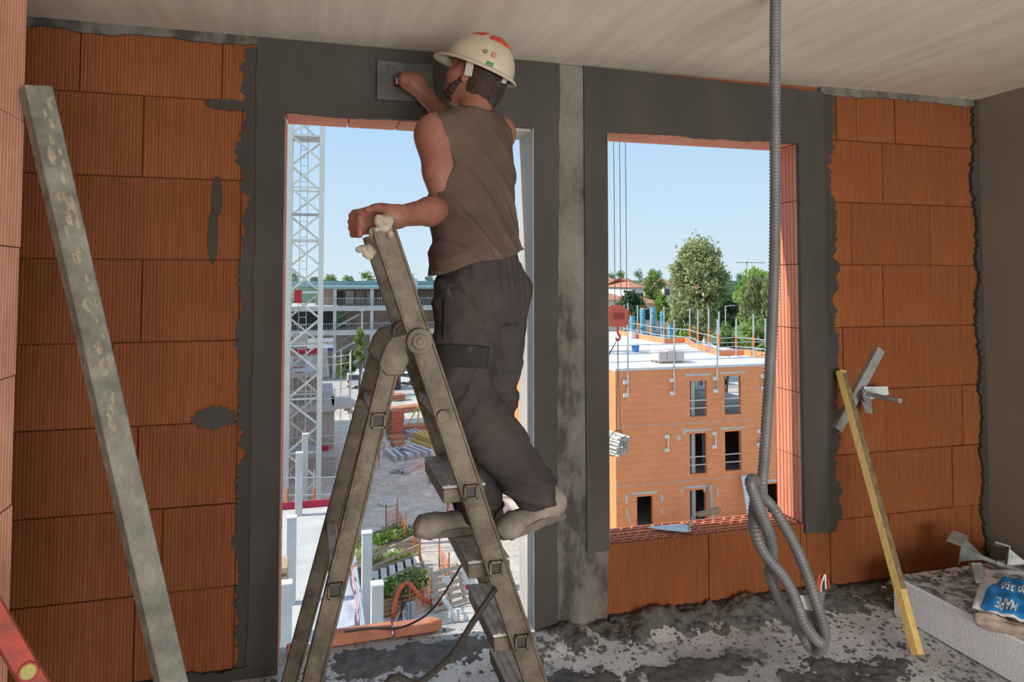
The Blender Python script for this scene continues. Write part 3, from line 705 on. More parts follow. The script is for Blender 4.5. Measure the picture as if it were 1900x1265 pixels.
for sg in (-1, 1): bd.cap(hc+FD*.045+HS*.058*sg-HU*.075, hc+FD*.012+HS*.072*sg-HU*.035, .018, .010, .02)
bd.cap(hc+FD*.098+HS*.028-HU*.045, hc+FD*.098-HS*.028-HU*.045, .009, .009, .01)
bd.build('beard', M_HAIR, person, .0045, lambda X, Y, Z: .003*np.sin(210*X+80*Z)*np.sin(190*Y-120*Z))
hl = thing('helmet_anchor', '', '') if False else None
def hpt(th_, ph, off=0):        # point on the helmet shell; th_ azimuth from the face, ph elevation 0..pi/2
    a, b, c = .136+off, .109+off, .127+off
    rid = .006*math.exp(-(math.sin(th_)*math.cos(ph)*b/.02)**2)*math.sin(ph)
    return hb+FD*(a*math.cos(th_)*math.cos(ph))+HS*(b*math.sin(th_)*math.cos(ph))+HU*((c+rid)*math.sin(ph))
m = MB(); n, k = 40, 12; vs = []
for L_ in (0, -.003):
    for i in range(k):
        for j in range(n): vs.append(hpt(2*math.pi*j/n, (math.pi/2)*(i/k), L_))
    vs.append(hpt(0, math.pi/2, L_))
N = k*n+1; fs = []
for o_ in (0, N):
    fs += [(o_+i*n+j, o_+i*n+(j+1) % n, o_+(i+1)*n+(j+1) % n, o_+(i+1)*n+j) for i in range(k-1) for j in range(n)]+[(o_+(k-1)*n+j, o_+(k-1)*n+(j+1) % n, o_+N-1) for j in range(n)]
fs += [(j, (j+1) % n, N+(j+1) % n, N+j) for j in range(n)]
m.add([Vector(v) for v in vs], fs); helmet = m.build('helmet', M_HELM, person, smooth=True)
m = MB(); vs = []                                           # brim: narrow all round, longer peak in front, small rolled lip
for r_, dz in ((-.004, .006), (.012, .002), (.020, -.006), (.018, -.010), (.008, -.004), (-.006, -.002)):
    for j in range(n):
        t_ = 2*math.pi*j/n; pk = max(0, math.cos(t_))**3*.036; g = hpt(t_, 0, 0); d = nrm(g-hb); vs.append(g+d*(r_+(pk if r_ > .005 else 0))+HU*(dz-(pk*.3 if r_ > .005 else 0)))
fs = [(i*n+j, i*n+(j+1) % n, ((i+1) % 6)*n+(j+1) % n, ((i+1) % 6)*n+j) for i in range(6) for j in range(n)]
m.add([Vector(v) for v in vs], fs); m.build('brim', M_HELM, helmet, smooth=True)
def sticker(t0, t1, p0, p1, m_, shape=None, off=.0016):
    mb = MB(); a_, b_ = 8, 6; vs = []
    for L_ in (off, -.001):
        for i in range(b_+1):
            for j in range(a_+1):
                tt = t0+(t1-t0)*j/a_; pp = p0+(p1-p0)*i/b_; vs.append(Vector(hpt(tt, pp, L_)))
    N = (a_+1)*(b_+1); fs = [(i*(a_+1)+j, i*(a_+1)+j+1, (i+1)*(a_+1)+j+1, (i+1)*(a_+1)+j) for i in range(b_) for j in range(a_)]
    ring = list(range(a_+1))+[i*(a_+1)+a_ for i in range(1, b_+1)]+[b_*(a_+1)+j for j in range(a_-1, -1, -1)]+[i*(a_+1) for i in range(b_-1, 0, -1)]
    fs += [(ring[i], ring[(i+1) % len(ring)], ring[(i+1) % len(ring)]+N, ring[i]+N) for i in range(len(ring))]
    mb.add(vs, fs); return mb.build('sticker', m_, helmet, smooth=True)
sticker(math.radians(25), math.radians(95), math.radians(54), math.radians(76), M_HRED)
sticker(math.radians(115), math.radians(150), math.radians(52), math.radians(72), M_HRED)
sticker(math.radians(155), math.radians(200), math.radians(50), math.radians(74), M_HRED)
sticker(math.radians(126), math.radians(138), math.radians(3), math.radians(9), M_GREEN)
def ringmark(t_, p_, r_, m_, sides):
    c_ = hpt(t_, p_, .0015); nn_ = nrm(c_-hb); e1 = nrm(np.cross(nn_, HU)); e2 = np.cross(nn_, e1); mb = MB()
    for rr in (r_, r_*.5):
        pts = [Vector(c_+(e1*math.cos(2*math.pi*i/sides)+e2*math.sin(2*math.pi*i/sides))*rr) for i in range(sides+1)]
        mb.tube(pts, .0009, 5)
    return mb.build('round_mark', m_, helmet)
ringmark(math.radians(118), math.radians(22), .010, M_BLACK, 4); ringmark(math.radians(133), math.radians(22), .010, M_HRED, 12)
# chin-strap harness at the back of the head
mb = MB(); mb.tube([Vector(hpt(math.radians(165), 0, -.01)-HU*.01), Vector(hc-FD*.09-HU*.05+HS*.02), Vector(hc-FD*.098-HU*.062)], .006, 8); mb.tube([Vector(hc-FD*.098-HU*.062+HS*.018), Vector(hc-FD*.105-HU*.062+HS*.02)], .017, 14); mb.build('ratchet', M_BLACK, helmet)
mb = MB(); mb.bar(Vector(hpt(math.radians(100), 0, -.012)), Vector(hpt(math.radians(104), 0, -.02)-HU*.05), .03, .003, up=Vector(HS)); mb.build('harness_tab', M_WHITE, helmet)
mb = MB(); mb.bar(Vector(hpt(math.radians(178), 0, -.012)), Vector(hpt(math.radians(178), 0, -.02)-HU*.035), .03, .003, up=Vector(FD)); mb.build('harness_tab', M_WHITE, helmet)
# plastering float in the right hand
pf = thing('plastering_float', 'grey rectangular plastering float pressed to the lintel by the raised hand', 'float', (float(HC[0]), -.03, float(HC[2])-.09))
M_FLOAT = mat('mortar_grey_float', (.13, .125, .12), (.075, .072, .07), 14, .6, bump=.2)
c = PYp(752, 152, -.03)
MB().cbox((c.x, -.030, c.z), (.235, .012, .165)).build('plate', M_FLOAT, pf, bevel=.003)
h1 = MB(); h1.tube([HC-hx*.062, HC+hx*.062], .0125, 12); h1.build('handle', M_PALETWOOD, pf, smooth=False)
for sg in (-1, 1): MB().bar(HC+hx*.055*sg, Vector((HC[0]+.055*sg, -.034, HC[2])), .014, .02).build('handle_post', M_BLACK, pf)
# ================================================================ LOOSE THINGS IN THE ROOM
# straightedge leaning on the partition
se = thing('straightedge', 'long grey mortar-crusted straightedge leaning on the left partition', 'straightedge', (-.235, -1.02, 0))
a, b = Vector((-.672, -.985, 2.0)), Vector((-.215, -1.02, .012))
d = (b-a).normalized(); u1 = Vector((.62, -.78, 0)); u1 = (u1-d*u1.dot(d)).normalized()
MB().bar(a, b, .062, .044, up=u1).build('beam', mat('grey_green_aluminium', (.27, .27, .235), (.14, .137, .12), 12, .6, .1, .4, 60), se, bevel=.003)
cr = MB(); random.seed(5)
side = d.cross(u1).normalized()
M_CRUST = mat('mortar_crust', (.40, .36, .28), (.26, .23, .18), 50, .9, bump=.6, bsc=120)
for i in range(44):
    t = random.uniform(.02, .42)**1.0; c = a.lerp(b, t)+u1*.0225+side*random.uniform(-.018, .012); r = random.uniform(.004, .011)
    pts = [c+side*r*math.cos(q*1.05)*random.uniform(.6, 1.3)+d*2.2*r*math.sin(q*1.05)*random.uniform(.6, 1.3) for q in range(6)]
    cr.add(pts+[c+u1*.004], [(q, (q+1) % 6, 6) for q in range(6)])
tag(cr.build('crust', M_CRUST, se), kind='stuff')
# red spirit level in the corner of the view
lv = thing('spirit_level', 'worn red spirit level with a round vial leaning on the partition', 'spirit level', (-.5, -1.2, 0))
a = PYp(-22, 1122, -1.17); b = PYp(100, 1330, -1.2); d = (b-a).normalized(); b = a+d*(a.z/-d.z) if d.z < 0 else b; b = b-d*.01
u1 = Vector((.55, -.83, 0)); u1 = (u1-d*u1.dot(d)).normalized(); s1 = d.cross(u1).normalized()
MB().bar(a-d*.25, b, .046, .022, up=u1).build('body', M_RED, lv, bevel=.002)
c = PYp(60, 1240, -1.19); t = (c-a).dot(d); c = a+d*t
MB().tube([c-u1*.0125, c+u1*.015], .021, 8).build('vial_housing', M_RED, lv, bevel=.002)
MB().tube([c+u1*.0135, c+u1*.0165], .0145, 18).build('vial', mat('yellow_vial', (.45, .42, .12), (.35, .32, .1), 20, .2, bump=0), lv)
for sg in (-1, 1): MB().bar(a-d*.25+s1*sg*.0215+u1*.0115, b+s1*sg*.0215+u1*.0115, .004, .003, up=u1).build('edge_rail', mat('dark_red', (.20, .035, .025)), lv)
# corrugated conduit hanging from the ceiling in a knot
HY = -.93
zp = [(195, -190, 0), (172, 110, 0), (178, 200, .02), (205, 170, .05)]
mainp = [(1440, -60), (1438, 60), (1438, 220), (1438, 380), (1436, 520), (1430, 660), (1424, 760), (1418, 850)]
knot = [(170, 190, .03), (190, 230, .03), (235, 210, .03)]
path = [(x, y, HY) for x, y in mainp]
k2 = [(185, 110, 0), (180, 185, .02), (205, 225, .035), (245, 265, .03), (300, 350, .01), (370, 470, 0), (430, 600, -.01), (480, 730, -.02), (520, 860, -.03), (560, 980, -.03), (582, 1090, -.02), (560, 1175, 0), (520, 1185, .03), (470, 1140, .05), (430, 1060, .06), (350, 960, .05), (280, 830, .04), (235, 690, .035), (250, 560, .0), (225, 430, -.03), (180, 320, -.045), (145, 220, -.05), (112, 130, -.05), (125, 98, -.02), (150, 130, .02), (140, 230, .035), (130, 330, .02), (145, 450, -.02), (200, 570, -.045), (285, 670, -.05), (360, 780, -.05), (410, 900, -.05), (450, 1010, -.055), (510, 1095, -.055), (555, 1135, -.05), (560, 1100, -.0), (500, 1030, .03), (505, 960, .035), (535, 880, .03), (552, 800, .02)]
path += [(1360+x/3.42, 860+y/3.42, HY+dy) for x, y, dy in k2]
pts = [PYp(x, y, Y) for x, y, Y in path]; pts.insert(0, Vector((pts[0].x, pts[0].y, CH-.001)))
pts = spline(pts, 8)
L = [0]
for i in range(1, len(pts)): L.append(L[-1]+(pts[i]-pts[i-1]).length)
step_ = .0038; nn = int(L[-1]/step_); q = []; rr = []; j = 0
for i in range(nn+1):
    s_ = i*step_
    while j < len(L)-2 and L[j+1] < s_: j += 1
    t = (s_-L[j])/max(1e-6, L[j+1]-L[j]); q.append(pts[j].lerp(pts[j+1], t)); rr.append((.0184, .0184, .0148)[i % 3])
hose = thing('conduit_hose', 'grey corrugated conduit hanging from the ceiling with its end knotted in loops', 'conduit', (pts[0].x, pts[0].y, CH))
MB().tube(q, rr, 12).build('corrugated_tube', M_HOSE, hose, smooth=True)
e_ = q[-1]; M_WIRE = mat('red_wire', (.55, .10, .06), (.45, .08, .05), 20, .4, bump=0)
for i, (w, hgt, mm) in enumerate(((.022, .05, M_WIRE), (.015, .042, M_WIRE), (.026, .040, M_WIRE), (.012, .055, M_WHITE))):
    MB().tube(spline([e_+Vector((-.008+.004*i, 0, -.03)), e_+Vector((-.01+.003*i, -.003*i, .022)), e_+Vector((.002+.003*i, -.004*i, hgt)), e_+Vector((w, -.004*i, .03)), e_+Vector((w+.004, -.003*i, .005))], 5), .0028, 6).build('wire', mm, hose, smooth=True)
c = PYp(1360+470/3.42, 860+880/3.42, HY+.01); MB().bar(c-Vector((.03, 0, -.006)), c+Vector((.055, .01, -.02)), .0012, .042).build('paper_tag', M_WHITE, hose)
# trowel on the sill
tw = thing('brick_trowel', 'pointed mason trowel with wooden handle lying on the hollow sill', 'trowel', (1.6, .08, WB))
tip, h1, h2 = PZp(1201, 980, WB+.004), PZp(1284, 992, WB+.004), PZp(1278, 972, WB+.004)
cc = (h1+h2)/2; ax = (cc-tip).normalized(); sdv = Vector((-ax.y, ax.x, 0)); bl = []
for t, w in ((0, .003), (.25, .026), (.6, .045), (.85, .055), (.97, .045), (1.0, .02)):
    bl.append((t, w))
poly = [tip.lerp(cc, t)+sdv*w for t, w in bl]+[tip.lerp(cc, t)-sdv*w for t, w in bl[::-1]]
m = MB(); n = len(poly); m.add([p+Vector((0, 0, .004)) for p in poly]+[p+Vector((0, 0, .0055)) for p in poly], [tuple(range(n)), tuple(range(2*n-1, n-1, -1))]+[(i, (i+1) % n, (i+1) % n+n, i+n) for i in range(n)]); m.build('blade', M_STEEL, tw)
z0 = WB+.01; g0 = cc-ax*.01; MB().tube(spline([g0+Vector((0, 0, z0-g0.z)), cc+ax*.005+Vector((0, 0, .03)), cc+ax*.012+Vector((0, 0, .062)), cc+ax*.04+Vector((0, 0, .072))], 5), .0045, 8).build('shank', M_STEEL, tw, smooth=True)
s0 = cc+ax*.03+Vector((0, 0, .068)); hd = (ax+Vector((.1, .05, .22))).normalized()
MB().tube([s0, s0+hd*.01, s0+hd*.03, s0+hd*.06, s0+hd*.09, s0+hd*.108, s0+hd*.116], [.011, .013, .0135, .0125, .0145, .014, .008], 12).build('handle', mat('grey_worn_wood', (.30, .26, .20), (.2, .17, .13), 12, .8), tw, smooth=True)
# wooden batten leaning on the front wall
bt = thing('wooden_batten', 'pale yellow pine batten leaning on the brick wall right of the window', 'batten', (2.36, -.58, 0))
b0, b1 = PZp(1703, 1220, 0.0), PYp(1560, 688, -.045); d = (b1-b0).normalized()
fr = Vector((.22, -.95, .2)); fr = (fr-d*fr.dot(d)).normalized(); sd_ = d.cross(fr).normalized(); b0 = b0+Vector((0, 0, .012))
MB().bar(b0, b1, .038, .034, up=fr).build('timber', M_WOOD, bt, bevel=.002)
MB().bar(b0.lerp(b1, .20)+fr*.0175, b0.lerp(b1, .99)+fr*.0175, .036, .0016, up=fr).build('mortar_film', M_WOODD, bt)
# formwork wall clamp on the right-hand wall
cl = thing('formwork_clamp', 'galvanised formwork clamp with channel bar and rod fixed on the brick wall', 'clamp', (2.6, 0, .95))
c0, c1 = PYp(1556, 798, -.03), PYp(1636, 648, -.03); d = (c1-c0).normalized(); w = Vector((0, -1, 0)); s1 = d.cross(w).normalized()
MB().bar(c0, c1, .044, .004, up=w).build('channel_web', M_GALV, cl)
for sg in (-1, 1): MB().bar(c0+s1*sg*.022+w*-.015, c1+s1*sg*.022+w*-.015, .004, .03, up=w).build('channel_flange', M_GALV, cl)
rb = PYp(1600, 729, -.03); MB().tube([rb+Vector((0, .0, 0)), rb+Vector((0, -.235, 0))], .0115, 14).build('rod', M_GALV, cl, smooth=False)
MB().tube([rb+Vector((0, -.012, 0)), rb+Vector((0, -.032, 0))], .021, 6).build('nut', M_GALV, cl)
def gusset(o, dr, ln, wd, th=.005):
    s2 = w.cross(dr).normalized(); p = [o+s2*wd*.5, o-s2*wd*.5, o-s2*wd*.28+dr*ln+w*.045, o+s2*wd*.28+dr*ln+w*.045]
    m = MB(); m.add([v+w*.0 for v in p]+[v+w*th for v in p], [(0, 1, 2, 3), (7, 6, 5, 4), (0, 4, 5, 1), (1, 5, 6, 2), (2, 6, 7, 3), (3, 7, 4, 0)]); return m.build('wing_plate', M_GALV, cl)
gusset(rb+w*.012, (d*.7+s1*.7).normalized() if (d*.7+s1*.7).x > 0 else (d*.7-s1*.7).normalized(), .10, .07)
gusset(rb+w*.012, (-d*.9+Vector((.35, 0, -.1))).normalized(), .09, .07)
gusset(rb+w*.012, (-d*.4-Vector((.35, 0, 0))).normalized(), .05, .06)
# polystyrene slab in the right-hand corner
PBX0, PBX1, PBY0, PBY1, PBH = 2.55, 3.36, -1.45, -.26, .18
pb = thing('polystyrene_block', 'thick white polystyrene block lying on the floor by the right wall', 'block', (2.95, -.85, 0))
MB().box(PBX0, PBX1, PBY0, PBY1, .005, PBH).build('slab', M_STYRO, pb, bevel=.008)
m = MB(); nx_, ny_ = 26, 36; vs = [(PBX0+.012+(PBX1-PBX0-.024)*i/nx_, PBY0+.012+(PBY1-PBY0-.024)*j/ny_, PBH+.001+.004*random.random()) for i in range(nx_+1) for j in range(ny_+1)]
m.add(vs, [(i*(ny_+1)+j, (i+1)*(ny_+1)+j, (i+1)*(ny_+1)+j+1, i*(ny_+1)+j+1) for i in range(nx_) for j in range(ny_)]); m.build('dusty_top', M_DUSTTOP, pb)
cr = MB()
for i in range(420): cr.lump((random.uniform(PBX0+.02, PBX1-.05), PBY1-.02-abs(random.gauss(0, .35)) if True else 0, PBH+.003), random.choice((.003, .004, .006, .009)), .6, 5)
cr.v = [(x, max(y, PBY0+.02), z) for x, y, z in cr.v]
tag(cr.build('mortar_crumbs', M_CLOD, pb), kind='stuff')
# prop heads lying on it
def prop_head(name, label, base, dirv, L, scale=1, roll=0):
    t = thing(name, label, 'prop', base, 0, 'galvanised prop heads on the polystyrene block'); b_ = Vector(base); dv = Vector(dirv).normalized(); up = Vector((0, 0, 1)); up = (up-dv*up.dot(dv)).normalized(); sdv_ = dv.cross(up)
    R = Matrix.Rotation(roll, 3, dv); up = R @ up; sdv_ = R @ sdv_
    MB().bar(b_-sdv_*.0, b_+dv*.004, .11*scale, .10*scale, up=up).build('base_plate', M_GALV, t)
    MB().bar(b_+up*.05*scale-dv*.06*scale, b_+up*.05*scale+dv*.005, .11*scale, .005, up=up).build('lip_plate', M_GALV, t)
    for sg in (-1, 1):
        p = [b_+sdv_*sg*.03*scale-up*.045*scale, b_+sdv_*sg*.03*scale+up*.045*scale, b_+sdv_*sg*.012+dv*.085*scale]
        m = MB(); m.add(p+[v+sdv_*.005 for v in p], [(0, 1, 2), (5, 4, 3), (0, 3, 4, 1), (1, 4, 5, 2), (2, 5, 3, 0)]); m.build('gusset', M_GALV, t)
    MB().tube([b_, b_+dv*L*.35], .011*scale, 12).build('rod', M_GALV, t); MB().tube([b_+dv*L*.33, b_+dv*L], .0165*scale, 12).build('tube', M_GALV, t)
    return t
b1_ = PZp(1786, 1020, .245); prop_head('formwork_prop', 'galvanised formwork prop head standing tallest, its tube pointing over the bag', b1_, (.42, -.72, -.16), .42, 1.0, .2)
b2_ = PZp(1812, 1062, .215); prop_head('formwork_prop', 'galvanised formwork prop head lying low beside the white end of the bag', b2_, (.7, -.12, -.02), .2, .75, 1.2)
b3_ = PZp(1868, 1035, .24); prop_head('formwork_prop', 'galvanised formwork prop head furthest right, nearest the smooth side wall', b3_, (.5, -.55, -.12), .28, .9, -.5)
# torn cement bag, print upside down to the viewer
bag = thing('cement_bag', 'crumpled torn blue and white paper bag lying on the polystyrene block', 'bag', (2.85, -.72, PBH))
c00, c10, c01, c11 = PZp(1803, 1128, PBH+.04), PZp(1905, 1152, PBH+.05), PZp(1828, 1052, PBH+.085), PZp(1935, 1085, PBH+.10)
def bagp(u, v, off=0):
    p = c00.lerp(c10, u).lerp(c01.lerp(c11, u), v)
    bul = .030*math.sin(math.pi*min(1, max(0, v)))*math.sin(math.pi*min(1, max(0, u*.8+.1)))
    wr = .004*math.sin(u*19+v*9)+.003*math.sin(v*23-u*8)+.002*math.sin(u*41+v*31)
    return p+Vector((-.1, -.25, .96))*(bul+wr+off)
def bagpatch(name, uv0, uv1, m_, parent, off, n=24, k=16, edge=None):
    mb = MB(); vs = []
    for o_ in (off, off-.004):
        for i in range(k+1):
            for j in range(n+1):
                u = uv0[0]+(uv1[0]-uv0[0])*j/n; v = uv0[1]+(uv1[1]-uv0[1])*i/k
                if edge: u, v = edge(u, v, j/n, i/k)
                vs.append(bagp(u, v, o_))
    N = (n+1)*(k+1); fs = []
    for i in range(k):
        for j in range(n):
            b_ = i*(n+1)+j; fs += [(b_, b_+1, b_+n+2, b_+n+1), (b_+N, b_+n+1+N, b_+n+2+N, b_+1+N)]
    ring = [j for j in range(n+1)]+[i*(n+1)+n for i in range(1, k+1)]+[k*(n+1)+j for j in range(n-1, -1, -1)]+[i*(n+1) for i in range(k-1, 0, -1)]
    fs += [(ring[i], ring[(i+1) % len(ring)], ring[(i+1) % len(ring)]+N, ring[i]+N) for i in range(len(ring))]
    mb.add(vs, fs); return mb.build(name, m_, parent, smooth=True)
M_BAGW = mat('white_paper', (.74, .76, .78), (.64, .66, .68), 14, .75, bump=.1); M_BAGB = mat('blue_print', (.02, .25, .62), (.02, .21, .54), 14, .6, bump=.05)
M_KRAFT = mat('kraft_paper', (.50, .41, .34), (.36, .29, .24), 14, .85, bump=.3)
bagpatch('paper_shell', (0, 0), (1.2, 1), M_BAGW, bag, .0)
bagpatch('blue_print', (.16, .03), (1.2, .86), M_BAGB, bag, .006, edge=lambda u, v, a_, b_: (max(u, .16+.60*max(0, v-.35)), v))
def bagtext(txt, u0, v0, su, m_, parent):       # baseline runs towards -u, letters' tops towards -v
    cv = bpy.data.curves.new('print', 'FONT'); cv.body = txt; cv.size = 1; cv.offset = .022; ob_ = bpy.data.objects.new('print', cv); COL.objects.link(ob_)
    dg = bpy.context.evaluated_depsgraph_get(); me = bpy.data.meshes.new_from_object(ob_.evaluated_get(dg)); bpy.data.objects.remove(ob_)
    for v in me.vertices:
        p = bagp(u0-v.co.x*su*.72, v0-v.co.y*su*1.15, .0085); v.co = p
    me.materials.append(m_); o = bpy.data.objects.new('lettering', me); COL.objects.link(o); o.parent = parent; bpy_parent_fix(o, parent); return o
bagtext('top 350', .90, .60, .22, M_BAGW, bag); bagtext('MAPEI', .78, .24, .21, M_BAGW, bag)
mb = MB(); cu, cv_ = .30, .80; pts = [bagp(cu+.11*math.cos(q*math.pi/10), cv_+.11*math.sin(q*math.pi/10), .0075) for q in range(20)]; mb.add(pts, [tuple(range(20))]); mb.build('grey_seal', mat('grey_print', (.42, .45, .48), None, 10, .6, bump=0), bag)
sd = SDF(); random.seed(11)
for i in range(16):
    t = i/15; c = np.array(c00.lerp(c10, t*1.15))+np.array((random.uniform(-.01, .02), -.02-random.uniform(0, .03), -.022-.045*t*random.uniform(.5, 1))); sd.ell(c, (random.uniform(.02, .04), random.uniform(.012, .03), random.uniform(.012, .03)), k=.02)
sd.build('torn_kraft_layer', M_KRAFT, bag, .005, lambda X, Y, Z: .005*np.sin(140*X+90*Y)*np.sin(120*Z-70*X))
# strap from the ladder, thin wire, tiles on the threshold
P_ = [PYp(919, 1092, YN-.03), PYp(880, 1150, -1.02), PYp(845, 1205, -1.08), PYp(812, 1240, -1.15), PYp(775, 1268, -1.22), PYp(700, 1310, -1.32)]; P_.append(Vector((P_[-1].x-.1, P_[-1].y-.15, .014)))
tag(MB().tube(spline(P_, 6), [.004, .0045]+[.0095]*35, 8).build('rubber_strap', M_BLACK, smooth=True) if False else MB().tube(spline(P_, 6), .0085, 8).build('rubber_strap', M_BLACK, smooth=True), 'black rubber strap trailing from the stepladder to the floor', 'strap')
P_ = [PYp(868, 1028, YF-.03), PYp(848, 1062, -.46), PYp(812, 1118, -.25), PYp(780, 1148, -.02), PYp(735, 1166, .10), PZp(690, 1166, .062), PZp(640, 1172, .064)]
tag(MB().tube(spline(P_, 6), .0042, 6).build('electric_cable', M_BLACK, smooth=True), 'thin dark cable running from the ladder tread down to the threshold', 'cable')
M_TILE = mat('threshold_terracotta', (.58, .25, .16), (.42, .17, .10), 14, .85, bump=.3)
def tile(label, poly, z0, z1): tag(MB().prism(poly, z0, z1, 'Z').build('terracotta_tile', M_TILE, bevel=.004), label, 'tile', 'broken tiles on the threshold')
tile('broken terracotta tile on the threshold, behind the ladder legs', [(.0, .120), (.325, .135), (.325, .185), (.0, .17)], .008, .058)
tile('broken pointed terracotta tile on the threshold, nearer the cable end', [(.335, .13), (.50, .135), (.545, .155), (.50, .19), (.335, .185)], .008, .052)
tile('small broken terracotta tile lying at the foot of the left jamb', [(-.10, .10), (-.02, .11), (-.03, .16), (-.105, .15)], .008, .035)
for i, (px, py) in enumerate(((1642, 1090), (1668, 1147), (1658, 1143))):
    pass
tag(MB().lump(PZp(1664, 1143, 0.002), .026, .5, 8).build('tile_shard', M_KRAFT), 'beige shard on the floor beside the pine batten', 'shard')
tag(MB().lump(PZp(1640, 1092, .03), .018, .8, 7).build('polystyrene_chip', M_STYRO), 'small white polystyrene chip on the dark mortar by the wall', 'chip')
# ================================================================ OUTSIDE: GROUND AND FAR LAND
def ground_mat():
    t = NT('site_earth')
    c = t.ramp(t.noise(.12, 6), [(.3, (.52, .47, .41)), (.5, (.66, .61, .54)), (.7, (.74, .70, .63))])
    g = t.ramp(t.noise(2.2, 8, None, .7), [(.4, (.75, .75, .75)), (.6, (1.05, 1.05, 1.05))])
    t.bump(t.noise(1.2, 8, None, .7), .6, .15)
    return t.done(t.mix(1.0, c, g, 'MULTIPLY'), .95, 0, .1)
M_EARTH = ground_mat()
M_GRASS = mat('grass_land', (.17, .25, .07), (.10, .16, .045), .15, .95, bump=.2)
M_ROAD = mat('pale_road', (.50, .50, .49), (.42, .42, .41), .4, .9)
gm = MB(); nx_, ny_ = 40, 50
xs = np.linspace(-40, 60, nx_); ys = np.linspace(.6, 72, ny_)
gm.add([(x, y, GZ-.02+.10*math.sin(x*.9+y*.5)*math.sin(y*.7-x*.3)*0.4) for x in xs for y in ys], [(i*ny_+j, (i+1)*ny_+j, (i+1)*ny_+j+1, i*ny_+j+1) for i in range(nx_-1) for j in range(ny_-1)])
gm.box(-40, 60, .6, 72, GZ-1.5, GZ-.15)
struct(gm.build('ground', M_EARTH, smooth=True))
struct(MB().box(-120, 200, 72, 96, GZ-1.2, GZ-.03).build('ground_road', M_ROAD))
struct(MB().box(-500, 900, 96, 1500, GZ-1.2, GZ-.05).build('ground_field', M_GRASS))
struct(MB().box(60, 200, 10, 72, GZ-1.2, GZ-.05).build('ground_meadow', M_GRASS))
M_CONC = mat('pale_concrete', (.60, .59, .57), (.50, .49, .47), 1.2, .85, bump=.1)
M_CONCW = mat('white_concrete', (.74, .73, .71), (.64, .63, .61), 1.5, .85, bump=.1)
M_GREYW = mat('warm_grey_concrete', (.50, .46, .42), (.42, .385, .35), .8, .85)
M_PINK = mat('rose_panel', (.52, .40, .35), (.42, .27, .21), .6, .85)
M_REDP = mat('crimson_formwork', (.52, .03, .07), (.42, .03, .06), 2, .6)
M_WMET = mat('cream_steel', (.78, .76, .68), (.68, .66, .58), 1, .5, bump=0)
M_TUBE = mat('galvanised_tube', (.52, .56, .60), (.42, .46, .50), 2, .45, .3, 0)
M_ORNG = mat('orange_plastic', (.85, .23, .06), (.75, .19, .05), 3, .6, bump=0)
M_DARK = mat('interior_shade', (.09, .085, .08), (.07, .066, .06), 1, .9)  # dark colour stands in for shade in recesses and tube ends
M_BLUEF = mat('blue_formwork', (.10, .36, .50), (.22, .48, .58), 2, .5)
M_ROOFT = mat('terracotta_roof', (.52, .25, .16), (.42, .20, .13), 1, .85)
M_GLASS = mat('dark_glass', (.04, .05, .06), (.05, .06, .07), 1, .1, bump=0, spec=.6)
M_CARW = mat('white_car_paint', (.75, .76, .77), (.72, .73, .74), 1, .25, bump=0, spec=.5)
M_SCRAP = mat('site_timber', (.56, .43, .28), (.44, .33, .21), 1.5, .85, bump=.1)
M_GREENP = mat('mint_panel', (.42, .66, .42), (.36, .60, .37), .3, .7, bump=0)
M_TEAL = mat('teal_roof_edge', (.30, .46, .46), (.26, .40, .40), .3, .6, bump=0)

# ---------------------------------------------------------------- trees
def leaf_mat(name, c, c2, sc):
    t = NT(name); n = t.ramp(t.noise(sc, 3), [(.35, c2), (.65, c)]); r = t.rnd()
    col = t.mix(t.math('MULTIPLY', r, .25), n, tuple(x*1.4 for x in c)); m = t.done(col, .6, 0, .2)
    tr_ = t.n('ShaderNodeBsdfTranslucent'); t.l(col, tr_.inputs[0]); mx = t.n('ShaderNodeMixShader'); mx.inputs[0].default_value = .35
    o_ = t.t.nodes['Material Output']; t.l(t.b.outputs[0], mx.inputs[1]); t.l(tr_.outputs[0], mx.inputs[2]); t.l(mx.outputs[0], o_.inputs[0]); return m
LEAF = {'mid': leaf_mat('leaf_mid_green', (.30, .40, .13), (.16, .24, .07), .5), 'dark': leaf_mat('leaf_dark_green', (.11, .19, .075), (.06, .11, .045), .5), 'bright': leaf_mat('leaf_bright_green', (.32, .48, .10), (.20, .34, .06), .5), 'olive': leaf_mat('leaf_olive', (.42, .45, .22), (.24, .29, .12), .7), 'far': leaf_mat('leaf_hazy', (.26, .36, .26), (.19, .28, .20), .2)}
M_BARK = mat('tree_bark', (.14, .10, .075), (.09, .065, .05), 3, .95, bump=.3)
def leaves_mesh(name, blobs, n, size, m, droop=0, hollow=.35):
    P = []; w = np.array([b[3]*b[4] for b in blobs]); w = w/w.sum(); cnt = rng.multinomial(n, w)
    for b, c_ in zip(blobs, cnt):
        d = rng.normal(size=(c_, 3)); d /= np.linalg.norm(d, axis=1)[:, None]; r = (hollow+(1-hollow)*rng.random(c_)**.5)*(1+.22*rng.normal(size=c_)).clip(.5, 1.45)
        P.append(np.array(b[:3])+d*r[:, None]*np.array([b[3], b[3], b[4]]))
    P = np.concatenate(P); N = len(P)
    a = rng.normal(size=(N, 3)); a /= np.linalg.norm(a, axis=1)[:, None]
    if droop: a = a*.35+np.array([.3, 0, -droop])
    b = rng.normal(size=(N, 3)); b -= a*(a*b).sum(1)[:, None]/((a*a).sum(1)[:, None]); b /= np.linalg.norm(b, axis=1)[:, None]
    s_ = size*(.6+.8*rng.random(N))[:, None]; V = np.stack([P-a*s_, P+b*s_*.55, P+a*s_, P-b*s_*.55], 1).reshape(-1, 3)
    me = bpy.data.meshes.new(name); me.from_pydata(V.tolist(), [], np.arange(4*N).reshape(N, 4).tolist()); me.materials.append(m); return me
